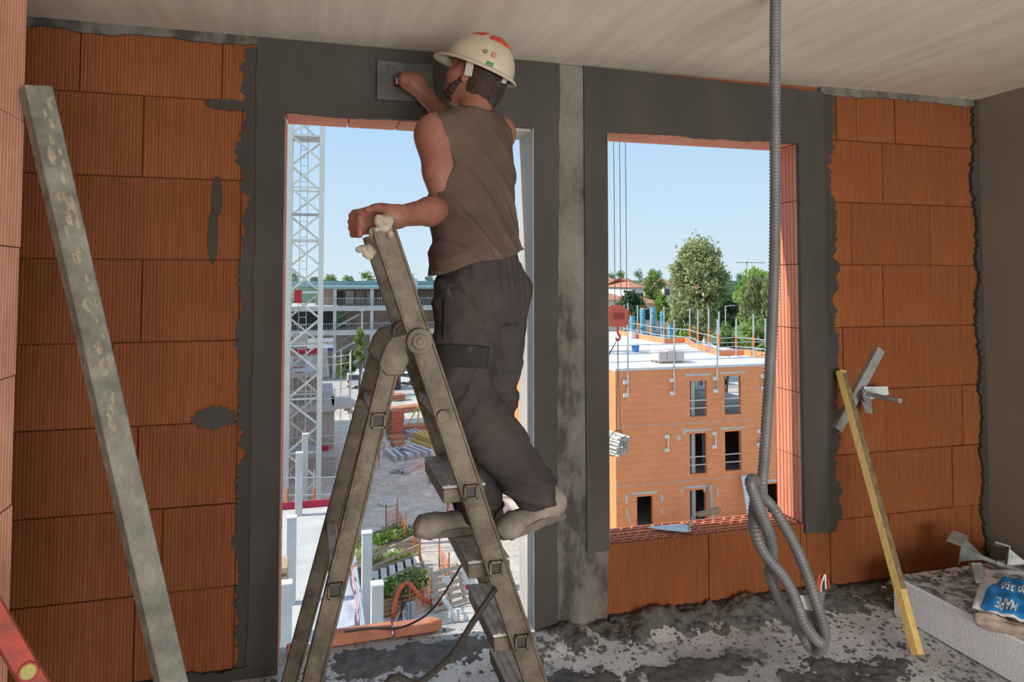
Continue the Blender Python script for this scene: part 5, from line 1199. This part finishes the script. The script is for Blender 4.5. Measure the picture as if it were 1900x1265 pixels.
for px in (533, 583, 640):
    b = PYp(px, 1010, 30.0); a = PYp(px, 872, 30.0); t = thing('scaffold_post', 'slim upright scaffold tube '+{533: 'at the left jamb before the mast', 583: 'with orange sleeve right of the mast foot', 640: 'half hidden by the ladder leg'}[px], 'post', (b.x, b.y, b.z), 0, 'posts before the mast'); MB().tube([b, a], .035, 6).build('tube', M_TUBE, t); MB().tube([b.lerp(a, .55), b.lerp(a, .75)], .05, 6).build('sleeve', M_ORNG, t)
# timber stack at the very left
for k in range(3): p = PYp(525, 1048+k*16, 17); tag(MB().box(-1.9, p.x+.12, 16.6, 17.4, p.z-.07, p.z+.07).build('timber_board', M_SCRAP), ('top', 'middle', 'bottom')[k]+' board of the small timber stack at the left jamb', 'board', 'boards at the left jamb')
# ---- wing under construction behind the crane
WY = 43.0; wx1 = PYp(622, 800, WY).x
wing = thing('concrete_wing', 'unfinished concrete wing with stepped slabs behind the crane mast', 'building', (wx1-4, WY, GZ))
for py, ext, th in ((836, .0, .45), (752, .0, .38), (690, -.4, .3)):
    z = PYp(610, py, WY).z; MB().box(wx1-5.6, wx1+ext, WY, WY+10, z-th, z).build('slab', M_CONC, wing)
z2 = PYp(610, 836, WY).z; z3 = PYp(610, 752, WY).z; z4 = PYp(610, 690, WY).z
MB().box(wx1-5.6, wx1-.05, WY+.1, WY+.3, GZ, z2-.45).build('wall', M_GREYW, wing); MB().box(wx1-5.6, wx1-.05, WY+.4, WY+.6, z2, z3-.38).build('wall', M_GREYW, wing); MB().box(wx1-5.6, wx1-.9, WY+2, WY+2.2, z3, z4-.3).build('wall', M_GREYW, wing)
MB().box(wx1-5.6, wx1-.4, WY-.06, WY-.01, z2, z2+.32).build('red_board', M_REDP, wing); MB().box(wx1-5.6, wx1-2.0, WY+.1, WY+.16, z4, z4+.35).build('red_board', M_REDP, wing); MB().box(wx1-5.6, wx1-.9, WY+.5, WY+.56, z4+1.1, z4+1.45).build('red_board', M_REDP, wing)
for x, w, y, h in ((wx1-1.0, 1.0, WY+.6, 1.5), (wx1-2.2, .9, WY+1.5, 2.4), (wx1-3.4, .8, WY+1.0, 1.2)): MB().box(x-w/2, x+w/2, y, y+.25, z4, z4+h).build('formwork_panel', M_CONC, wing, bevel=.02)
MB().box(wx1-4.4, wx1-3.6, WY+3, WY+3.5, z4, z4+3.2).build('red_wall', mat('brick_red_wall', (.45, .13, .10)), wing)
# curved stair landing at the right
poly = [(wx1-.2, WY), (wx1+1.2, WY+.6), (wx1+1.35, WY+1.4), (wx1+.9, WY+3), (wx1-.2, WY+3.5)]; MB().prism(poly, z3-.3, z3, 'Z').build('landing', M_CONC, wing)
for k in range(6): MB().box(wx1+.1+k*.25, wx1+.4+k*.25, WY+1.5, WY+2.6, z3+.0+k*-.0-.3-.18*k, z3-.12-.18*k).build('stair_step', M_CONC, wing)
def rail_line(pts, z, hs, parent, r=.025, m_=None):
    for h in hs:
        for a, b in zip(pts[:-1], pts[1:]): MB().tube([(a[0], a[1], z+h), (b[0], b[1], z+h)], r, 5).build('rail', m_ or M_TUBE, parent)
    for a in pts: MB().tube([(a[0], a[1], z-.1), (a[0], a[1], z+max(hs)+.15)], r*1.2, 5).build('rail_post', m_ or M_TUBE, parent)
sc_ = thing('wing_guard_rails', 'white guard rails and scaffold uprights on the unfinished wing', 'guard rail', (wx1, WY, z3))
for z in (z2, z3, z4): rail_line([(wx1-3, WY-.05), (wx1-1.5, WY-.05), (wx1-.05, WY-.05), (wx1+.9, WY+.9)], z, (.45, .95), sc_, .028, M_WMET)
for x in (-2.6, -1.8, -1.0, .3, .9): MB().tube([(wx1+x, WY-.4, GZ), (wx1+x, WY-.4, z4+1.4)], .03, 5).build('upright', M_WMET, sc_)
# shell of the same wing continuing out of view on the left
sh_ = thing('concrete_block', 'tall unfinished concrete block beyond the left jamb', 'building', (-9, 42, GZ))
for z in (GZ+2.9, GZ+5.8, GZ+8.7, GZ+11.6): MB().box(-16, -4.5, 33, 62, z-.25, z).build('slab', M_CONC, sh_)
for z in (GZ, GZ+2.9, GZ+5.8, GZ+8.7): MB().box(-15.8, -4.7, 33.3, 61.8, z, z+2.65).build('storey_wall', M_GREYW, sh_)
# ---- multi-storey car park
KY = 88.0; kx0, kx1 = PYp(585, 600, KY).x, PYp(992, 600, KY).x
kp = thing('car_park', 'open concrete car park with stairs and railings across the street', 'building', ((kx0+kx1)/2, KY, GZ))
Zp = lambda py: PYp(620, py, KY).z
lev = [(531, 536, M_TEAL), (568, 577, M_CONC), (613, 622, M_CONC)]
for i, (t_, b_, mm) in enumerate(lev): MB().box(kx0-(14 if i else 0), kx1, KY, KY+14, Zp(b_), Zp(t_)).build('deck', mm, kp)
for px in (521+100, 690, 757, 830, 900, 975): x = PYp(px, 600, KY).x; MB().box(x-.2, x+.2, KY+.2, KY+.6, GZ, Zp(533)).build('pillar', M_CONC, kp)
MB().box(kx0-14, kx1, KY+8, KY+8.2, GZ, Zp(613)).build('back_wall', M_GREYW, kp); MB().box(kx0, kx1, KY+5, KY+5.2, Zp(568), Zp(536)).build('back_wall', M_PINK, kp); MB().box(PYp(645, 600, KY).x, kx1, KY+4, KY+4.2, Zp(613), Zp(577)).build('back_wall', M_PINK, kp); MB().box(kx0-14, PYp(622, 600, KY).x, KY+3, KY+3.2, Zp(613), Zp(577)).build('recess_shade', M_DARK, kp)  # last box: dark sheet painted as shade behind the deck
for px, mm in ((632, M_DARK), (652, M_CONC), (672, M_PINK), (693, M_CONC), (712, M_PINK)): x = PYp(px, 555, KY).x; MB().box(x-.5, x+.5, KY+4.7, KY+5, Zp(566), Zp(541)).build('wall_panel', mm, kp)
for k, (pt, pb) in enumerate(((582, 605), (630, 652), (668, 690))):           # stair flights
    xa, xb = PYp(625, 600, KY).x, PYp(668, 600, KY).x
    for s_ in range(10): f = s_/10; x = xa+(xb-xa)*f; zz = Zp(pb)+(Zp(pt)-Zp(pb))*f; MB().box(x, x+(xb-xa)/10, KY+1.2, KY+2.4, zz-.22, zz+.05).build('stair_step', M_CONC, kp)
    MB().bar((xa, KY+1.1, Zp(pb)+.9), (xb, KY+1.1, Zp(pt)+.9), .06).build('handrail', M_TUBE, kp)
for i, (pt, pb) in enumerate(((553, 568), (600, 613))):
    MB().box(kx0-(14 if i else 0), kx1, KY-.03, KY+.03, Zp(pt)-.06, Zp(pt)).build('handrail', M_TUBE, kp)
    m = MB(); x = kx0-(14 if i else 0)
    while x < kx1: m.box(x, x+.03, KY-.015, KY+.015, Zp(pb), Zp(pt)); x += .28
    tag(m.build('baluster_row', M_TUBE, kp), kind='stuff')
x = PYp(762, 530, KY).x; MB().box(x-.85, x+.85, KY-.4, KY+3, Zp(569), Zp(517)).build('stair_tower', M_CONC, kp)
# hall with mint panels behind, its long teal roof edge
hy = 104; hx0, hx1 = PYp(500, 540, hy).x, PYp(1010, 540, hy).x; hall = thing('mint_hall', 'long hall with mint green panels and teal roof behind the car park', 'building', ((hx0+hx1)/2, hy, GZ)); zt_ = PYp(600, 532, hy).z
MB().box(hx0, hx1, hy, hy+25, GZ, zt_).build('green_wall', M_GREENP, hall); MB().box(hx0-1, hx1+1, hy-1.2, hy+26, zt_, PYp(600, 521, hy).z).build('roof', M_TEAL, hall)
for k in range(12): x = hx0+(hx1-hx0)*k/11; MB().box(x-.12, x+.12, hy-.15, hy, GZ, zt_).build('rib', M_WMET, hall)
# public parking sign
sg = thing('parking_sign', 'white sign lettered PARKING PUBLIC on the front of the car park', 'sign', PYp(593, 650, KY-.5)); a, b = PYp(565, 628, KY-.6), PYp(618, 650, KY-.6)
MB().box(a.x, b.x, KY-.6, KY-.5, b.z, a.z).build('panel', M_CARW, sg); MB().box(a.x, b.x, KY-.62, KY-.6, b.z, b.z+.3).build('blue_strip', mat('navy_strip', (.08, .07, .22)), sg)
MB().box(b.x-1.75, b.x-1.25, KY-.62, KY-.6, b.z+.42, b.z+.58).build('green_arrow', mat('arrow_green', (.05, .5, .15)), sg)
def text_mesh(txt, size, loc, rot, m_, parent, name='lettering', ext=.004):
    cv = bpy.data.curves.new(name, 'FONT'); cv.body = txt; cv.size = size; cv.extrude = ext; o_ = bpy.data.objects.new(name, cv); COL.objects.link(o_)
    dg = bpy.context.evaluated_depsgraph_get(); me = bpy.data.meshes.new_from_object(o_.evaluated_get(dg)); bpy.data.objects.remove(o_); me.materials.clear(); me.materials.append(m_)
    return put(name, me, loc, rot, parent)
text_mesh('PARKING  PUBLIC', .42, (a.x+.1, KY-.62, b.z+.80), (math.pi/2, 0, 0), M_BLACK, sg)
# lamp post and young tree before the stairs, shrubs
b = G(672, 704); b.y = 75; b = PYp(672, 640, 75); b.z = GZ; t = thing('street_lamp', 'tall grey street lamp before the car park stairs', 'lamp', b); tp = PYp(672, 577, 75); MB().tube([b, tp], .09, 8).build('pole', M_TUBE, t); MB().cbox(tp+Vector((0, -.2, .05)), (.5, .6, .12)).build('lamp_head', M_TUBE, t)
tree('young_tree', 'slim young street tree beside the lamp before the car park', 668, 74, 610, 22, 'mid', 1500, ybot=678, nb=6, size=.2)
tree('dark_tree', 'dark shrub at the foot of the car park stairs', 648, 73, 650, 26, 'dark', 900, ybot=695, nb=5, trunk=False)
tree('young_tree', 'small shrub left of the lamp post near the white van', 632, 72, 668, 20, 'mid', 700, ybot=704, nb=5, trunk=False)
# vehicles
def car(label, px, py, L, H, van, rz, paint=M_CARW):
    p = G(px, py); t = thing('parked_van' if van else 'parked_car', label, 'van' if van else 'car', p, 0); R_ = Matrix.Translation(p) @ Matrix.Rotation(rz, 4, 'Z')
    prof = [(-L/2, .35), (L/2, .35), (L/2, .9), (L/2-.35, 1.05), (L/2-.9, H), (-L/2+.1, H), (-L/2, H-.2)] if van else [(-L/2, .32), (L/2, .32), (L/2, .75), (L/2-.95, .92), (L/2-1.6, H), (-L/2+.7, H), (-L/2+.1, .95)]
    m = MB(); n = len(prof); wv = .88; m.add([R_ @ Vector((x, s_*wv, z)) for s_ in (-1, 1) for x, z in prof], [tuple(range(n)), tuple(range(2*n-1, n-1, -1))]+[(i, (i+1) % n, (i+1) % n+n, i+n) for i in range(n)]); m.build('body', paint, t, bevel=.05)
    gl = [(L/2-.98, 1.08), (-L/2+.6, 1.08), (-L/2+.75, H-.12), (L/2-1.25, H-.12)] if van else [(L/2-1.05, .95), (-L/2+.5, .95), (-L/2+.85, H-.08), (L/2-1.65, H-.08)]
    for s_ in (-1, 1): m = MB(); m.add([R_ @ Vector((x, s_*(wv+.01), z)) for x, z in gl]+[R_ @ Vector((x, s_*(wv-.02), z)) for x, z in gl], [(0, 1, 2, 3), (7, 6, 5, 4), (0, 4, 5, 1), (1, 5, 6, 2), (2, 6, 7, 3), (3, 7, 4, 0)]); m.build('side_window', M_GLASS, t)
    m = MB(); m.box(-L/2-.02, -L/2+.05, -.65, .65, 1.0, H-.28, R_); m.build('rear_window', M_GLASS, t)
    for s_ in (-1, 1):
        m = MB(); m.box(-L/2-.03, -L/2+.04, s_*.72-.09, s_*.72+.09, .72, 1.0, R_); m.build('tail_light', M_RED, t)
        for x in (-L/2+.8, L/2-.8): m = MB(); m.tube([R_ @ Vector((x, s_*.72, .32)), R_ @ Vector((x, s_*.9, .32))], .32, 16); m.build('wheel', M_BLACK, t)
    return t
car('white van parked before the car park, left of the ladder', 664, 716, 4.4, 1.85, True, 1.35)
car('white car parked between the ladder stiles', 757, 712, 4.0, 1.45, False, 2.3)
car('dark small car beside the white car, left of it', 728, 719, 3.8, 1.45, False, 1.5, mat('dark_car_paint', (.06, .06, .07), None, 1, .3, bump=0))
# ================================================================ MATERIAL ON THE SITE GROUND
random.seed(31)
# brick pallets
def brick_pallet(label, px, py, n, w, d, rz=.35):
    p = G(px, py); t = thing('brick_pallet', label, 'pallet', p, 0, 'pallets of terracotta on the site'); R_ = Matrix.Translation(p) @ Matrix.Rotation(rz, 4, 'Z')
    m = MB(); m.box(-w/2, w/2, -d/2, d/2, 0, .12, R_); m.build('pallet_base', M_SCRAP, t)
    for k in range(n): o_ = random.uniform(-.04, .04); m = MB(); m.box(-w/2+o_, w/2+o_, -d/2, d/2, .13+k*.17, .13+k*.17+.145, R_); m.build('brick_layer', M_TILE, t, bevel=.012)
    return t
brick_pallet('tall pallet of terracotta blocks standing between the ladder sections', 733, 806, 11, 1.1, 1.1)
brick_pallet('low pallet of terracotta blocks before the tall one', 738, 815, 1, 1.3, 1.0)
brick_pallet('flat terracotta pallet nearest the aluminium beams', 738, 826, 1, .9, .7)
brick_pallet('small terracotta pallet far back near the parked cars', 735, 742, 3, 1.5, 1.2)
brick_pallet('wide terracotta pallet far back, right of the small one', 752, 762, 2, 3.2, 1.2)
brick_pallet('long terracotta row behind the yellow trestle', 776, 798, 2, 2.6, .8, .1)
def bars(name, label, cat, px, py, n, L, r, rz, m_, spread, group=None, sq=False, jit=.0, layers=2, part='bar'):
    p = G(px, py); t = thing(name, label, cat, p, 0, group); d = Vector((math.cos(rz), math.sin(rz), 0)); s_ = Vector((-d.y, d.x, 0))
    for k in range(n):
        lay = k % layers; o_ = s_*(spread*((k//layers)/max(1, n//layers-1)-.5)); a_ = random.uniform(-jit, jit); dd = (Matrix.Rotation(a_, 3, 'Z') @ d)
        q = p+o_+Vector((0, 0, r+lay*r*2)); ll = L*random.uniform(.9, 1.05)/2
        m = MB()
        if sq: m.bar(q-dd*ll, q+dd*ll, r*2)
        else: m.tube([q-dd*ll, q+dd*ll], r, 6)
        m.build(part, m_, t)
    for f in (-.3, .3): m = MB(); m.bar(p+d*L*f-s_*spread*.6+Vector((0, 0, -.03)), p+d*L*f+s_*spread*.6+Vector((0, 0, -.03)), .09); m.build('bearer', M_SCRAP, t)
    return t
M_ALB = mat('bright_aluminium', (.66, .69, .73), (.54, .57, .62), 1, .4, .3, 0)
bars('beam_stack', 'flat stack of aluminium beams, left of the two', 'beams', 738, 848, 6, 2.4, .09, 1.75, M_ALB, .95, 'aluminium beam stacks', True)
bars('beam_stack', 'larger flat stack of aluminium beams, right of the two', 'beams', 767, 842, 8, 2.6, .09, 1.95, M_ALB, 1.5, 'aluminium beam stacks', True)
bars('beam_stack', 'grey panel stack beside the yellow timber', 'beams', 770, 808, 6, 2.0, .09, 1.9, M_ALB, .8, 'aluminium beam stacks', True)
bars('timber_stack', 'stack of yellow formwork timber beams beside the ladder stile', 'timber', 797, 822, 10, 3.4, .10, 1.95, M_WOOD, .7, None, True, .0, 3)
bars('prop_pile', 'loose bundle of steel props, some orange, on the bare earth', 'props', 757, 870, 26, 2.6, .035, .95, M_ALB, .9, None, False, .10, 4, 'prop')
bars('prop_pile', 'few orange-tipped steel props crossing the prop bundle', 'props', 758, 866, 6, 2.3, .036, 1.1, M_ORNG, .6, None, False, .18, 1, 'prop')
bars('board_stack', 'brown boards lying behind the yellow trestle', 'boards', 785, 792, 6, 3.0, .08, .15, M_SCRAP, .6, None, True)
# yellow trestle
p = G(772, 795); t = thing('trestle', 'yellow wooden trestle leaning over the timber, between ladder stiles', 'trestle', p)
for dx, dy, tx in ((-.9, 0, .3), (.1, 0, .3), (.9, .4, .4)): MB().bar(p+Vector((dx, dy, 0)), p+Vector((tx, .2, 2.0)), .09).build('leg', M_WOOD, t)
MB().bar(p+Vector((.1, -.1, 2.0)), p+Vector((.6, .6, 2.0)), .1).build('top_bar', M_WOOD, t)
# rusty mesh cage, manhole cover, white scrap
p = G(806, 893); t = thing('rebar_cage', 'small rusty rebar cage lying near the top tread', 'rebar', p); MR = mat('rusty_bar', (.36, .14, .07))
for k in range(9): MB().tube([p+Vector((-.3+.08*k, -.3, 0)), p+Vector((-.3+.08*k+.03, -.25, .55)), p+Vector((-.3+.08*k+.05, .35, .5)), p+Vector((-.3+.08*k, .4, 0))], .022, 5).build('stirrup', MR, t)
for z in (.08, .3, .52): MB().tube([p+Vector((-.4, -.29, z)), p+Vector((.5, -.27, z))], .02, 5).build('bar', MR, t)
p = G(720, 934); t = thing('manhole_cover', 'round pale concrete manhole cover on the bare earth', 'manhole cover', p); MB().tube([p, p+Vector((0, 0, .12))], .48, 24).build('ring', M_CONCW, t); MB().tube([p+Vector((0, 0, .12)), p+Vector((0, 0, .15))], .36, 24).build('lid', M_CONC, t)
p = G(792, 917); tag(MB().lump(p, .30, .25, 7).build('paper_scrap', M_CONCW), 'white scrap on the earth right of the manhole cover', 'scrap')
for i, (px, py, lb) in enumerate(((692, 868, 'thin red metal frame standing on the earth beside the ladder leg'), (702, 850, 'second thin red metal frame behind the first'))):
    p = G(px, py); t = thing('metal_frame', lb, 'frame', p, 0, 'red metal frames')
    for a, b in (((-.5, 0, 0), (-.5, 0, 1)), ((.4, .1, 0), (.4, .1, 1)), ((-.5, 0, 1), (.4, .1, 1)), ((-.5, 0, .2), (.4, .1, .7))): MB().tube([p+Vector(a), p+Vector(b)], .025, 5).build('tube', M_REDP, t)
# ditch with planting
dc = G(735, 1060); gv = []
M_SOIL = mat('dark_soil', (.24, .19, .13), (.15, .12, .085), 2, .95, bump=.5)
m = MB(); pts = [G(*q) for q in ((664, 1000), (700, 985), (745, 975), (775, 990), (780, 1030), (790, 1060), (775, 1105), (735, 1140), (690, 1150), (655, 1120))]; n = len(pts); c_ = sum(pts, Vector())/n
vs = [p+Vector((0, 0, .02)) for p in pts]+[c_.lerp(p, .55)+Vector((0, 0, .12)) for p in pts]+[c_+Vector((0, 0, .10))]; m.add(vs, [(i, (i+1) % n, n+(i+1) % n, n+i) for i in range(n)]+[(n+i, n+(i+1) % n, 2*n) for i in range(n)]); tag(m.build('soil_patch', M_SOIL, smooth=True), 'patch of dark overgrown soil around the wooden ramp', 'soil')
for i, (px, py, w, lb) in enumerate(((690, 1010, 1.0, 'weeds at the far left of the overgrown soil'), (740, 995, 1.2, 'weeds behind the wooden ramp near the mesh point'), (700, 1060, .9, 'weeds under the wooden ramp on its left'), (740, 1050, .9, 'weeds under the slats in the middle of the ramp'), (770, 1075, .8, 'weeds at the right end of the ramp'), (755, 1098, 1.0, 'greenest weeds in front of the wooden ramp'), (715, 1100, .9, 'weeds left of the greenest clump before the ramp'), (680, 1040, .8, 'weeds beside the white column at the ramp'))):
    p = G(px, py); me = leaves_mesh('leaves', [(p.x+random.uniform(-w, w)*.5, p.y+random.uniform(-.5, .5), p.z+.2, .42*w, .28) for _ in range(5)], 420, .10, LEAF[('bright', 'mid', 'olive')[i % 3]]); t = thing('weed_clump', lb, 'weeds', p, 0, 'weeds on the overgrown soil'); o = bpy.data.objects.new('leaves', me); COL.objects.link(o); o.parent = t; bpy_parent_fix(o, t); o['kind'] = 'stuff'
for i, (px, py, r) in enumerate(((695, 1020, .35), (728, 1030, .4), (708, 1035, .3), (680, 1090, .3), (650, 1140, .4), (745, 1155, .25))): tag(MB().lump(G(px, py), r, .7, 8).build('stone', M_CONC), 'pale stone on the overgrown soil '+('left of the ramp rails', 'under the ramp rails', 'between the two left stones', 'by the white column foot', 'nearest the lower columns', 'beside the orange pipe')[i], 'stone', 'stones by the ramp')
# wooden ramp with rails
rp_ = thing('wooden_ramp', 'plank ramp with slats and two wooden rails over the overgrown soil', 'ramp', G(725, 1065))
def GH(px, py, h): return PZp(px, py, GZ+h)
MB().bar(GH(672, 1098, .25), GH(782, 1049, .3), .07, .3).build('stringer', M_PALETWOOD, rp_); MB().bar(GH(672, 1068, .35), GH(778, 1030, .4), .06, .2).build('stringer', M_PALETWOOD, rp_)
for k in range(7):
    f = (k+.5)/7; a = GH(672, 1098, .32).lerp(GH(782, 1049, .37), f); b = GH(672, 1068, .42).lerp(GH(778, 1030, .47), f); MB().bar(a, b, .24, .04).build('slat', M_CONCW, rp_)
MB().bar(GH(672, 1062, .9), GH(776, 1012, 1.0), .07, .10).build('rail', M_PALETWOOD, rp_); MB().bar(GH(672, 1040, 1.3), GH(770, 995, 1.35), .07, .10).build('rail', M_PALETWOOD, rp_)
for px, py in ((770, 1024), (779, 1050), (672, 1085)): b = G(px, py); MB().bar(b, b+Vector((0, 0, 1.45)), .07).build('rail_post', M_ORNG if px > 700 else M_PALETWOOD, rp_)
# orange mesh barriers
def mesh_barrier(label, pix, h, cell=.16):
    P_ = [G(*q) for q in pix]; t = thing('mesh_barrier', label, 'barrier', P_[0], 0, 'orange mesh barriers'); m = MB()
    for a, b in zip(P_[:-1], P_[1:]):
        L = (b-a).length; k = max(2, int(L/cell))
        for i in range(k+1): q = a.lerp(b, i/k); s_ = .08*math.sin(i*1.3); m.bar(q+Vector((0, s_, .02)), q+Vector((0, s_, h*(1-.12*abs(math.sin(i*.9))))), .022, .012)
        for j in range(int(h/cell)+1): z = .02+j*cell; m.bar(a+Vector((0, 0, z)), b+Vector((0, 0, z)), .012, .022)
    tag(m.build('mesh', M_ORNG, t), kind='stuff')
    for q in P_: MB().tube([q, q+Vector((0, 0, h+.35))], .03, 6).build('stake', mat('rust_stake', (.50, .20, .08)), t)
    return t
mesh_barrier('orange mesh barrier standing to a point behind the overgrown soil', ((716, 985), (737, 975), (752, 1002)), .95)
mesh_barrier('orange mesh barrier right of the ramp by the bare earth', ((815, 1055), (833, 1088)), 1.0)
mesh_barrier('orange mesh barrier low in front of the weeds', ((702, 1160), (760, 1146), (800, 1128)), .8)
mesh_barrier('orange mesh barrier fallen behind the leaning pallet', ((785, 1120), (838, 1100)), .5)
mesh_barrier('orange mesh barrier seen behind the lower tread', ((830, 955), (836, 930)), .9)
# leaning pallet, white cabinet, pipes
p = G(838, 1128); t = thing('wood_pallet', 'grey wooden pallet tilted on the ground by the cabinet', 'pallet', p); dv = Vector((.92, .35, 0)).normalized(); uv = Vector((-.15, .5, .85)).normalized()
for k in range(6): c = p+uv*(.12+.24*k); MB().bar(c-dv*.75, c+dv*.75, .03, .14, up=uv).build('slat', M_PALETWOOD, t)
for f in (-.6, 0, .6): MB().bar(p+dv*f+uv*.02+Vector((.03, .07, 0)), p+dv*f+uv*1.42+Vector((.03, .07, 0)), .09, .1).build('stringer', M_PALETWOOD, t)
c = p+uv*.95-Vector((0, .06, 0)); MB().cbox(c, (.3, .02, .4)).build('delivery_note', M_CARW, t)
p = G(866, 1096); t = thing('utility_cabinet', 'white upright utility cabinet beside the lower treads', 'cabinet', p); MB().box(p.x-.3, p.x+.3, p.y-.25, p.y+.25, GZ, GZ+1.35).build('case', M_CARW, t, bevel=.02); MB().box(p.x-.33, p.x+.33, p.y-.28, p.y+.28, GZ+1.35, GZ+1.42).build('cap', M_CONCW, t); MB().box(p.x-.22, p.x+.22, p.y-.262, p.y-.25, GZ+.45, GZ+1.25).build('door', M_CONCW, t); MB().box(p.x-.1, p.x+.1, p.y-.27, p.y-.25, GZ+.15, GZ+.35).build('red_label', M_REDP, t)
P_ = [G(728, 1150)+Vector((0, 0, .1)), G(738, 1122)+Vector((0, 0, .45)), G(757, 1110)+Vector((0, 0, .55)), G(785, 1122)+Vector((0, 0, .2)), G(822, 1128)+Vector((0, 0, .1))]; tag(MB().tube(spline(P_, 8), .09, 10).build('orange_pipe', mat('orange_red_pipe', (.85, .16, .05), None, 3, .4, bump=0), smooth=True), 'orange flexible pipe arching out of the ground', 'pipe')
t = thing('drain_pipe', 'white plastic drain pipe with branches sticking up by the pallet', 'pipe', G(848, 1150)); a, b = GH(846, 1148, .1), GH(822, 1108, .9); MB().tube([a, b], .07, 12).build('tube', M_CARW, t)
for k, dx in enumerate((-.25, .05, .3)): q = G(848, 1152)+Vector((dx, 0, 0)); MB().tube([q, q+Vector((0, 0, .5-.1*k))], .055, 10).build('branch', M_CARW, t); MB().tube([q+Vector((0, 0, .42-.1*k)), q+Vector((0, 0, .52-.1*k))], .07, 10).build('socket', M_CARW, t)
for i, (px, py, h, lb) in enumerate(((745, 1158, 1.1, 'dark stake left of the grey stub pipes'), (757, 1150, .6, 'blue-grey stub pipe, left of the pair'), (764, 1148, .6, 'blue-grey stub pipe, right of the pair'), (735, 1165, .9, 'slanting dark stake near the sill tiles'))):
    p = G(px, py); tag(MB().tube([p, p+Vector((.3 if i == 3 else 0, 0, h))], .03 if i in (0, 3) else .07, 8).build('stub_pipe' if i in (1, 2) else 'ground_stake', M_TUBE if i in (1, 2) else M_BLACK), lb, 'pipe' if i in (1, 2) else 'stake')
# orange brick edge seen right of the worker and yellow skip behind the jamb
p = G(952, 795); t = thing('yellow_skip', 'small yellow machine far behind, beside the right jamb', 'machine', p); MB().box(p.x-.8, p.x+.8, p.y-1, p.y+1, GZ+.4, GZ+1.3).build('hood', mat('machine_yellow', (.75, .5, .06)), t, bevel=.08); 
for dx in (-.55, .55): MB().tube([p+Vector((dx, -1.05, .4)), p+Vector((dx, -.8, .4))], .4, 14).build('wheel', M_BLACK, t)
p = G(950, 900); t = thing('scaffold_stack', 'orange and red scaffold frames stacked by the right jamb', 'frames', p)
for k in range(7): MB().bar(p+Vector((-1.2, .1*k, .1+.22*k)), p+Vector((1.2, .1*k, .1+.22*k)), .12).build('frame_bar', (M_ORNG, M_REDP, M_CONCW)[k % 3], t)
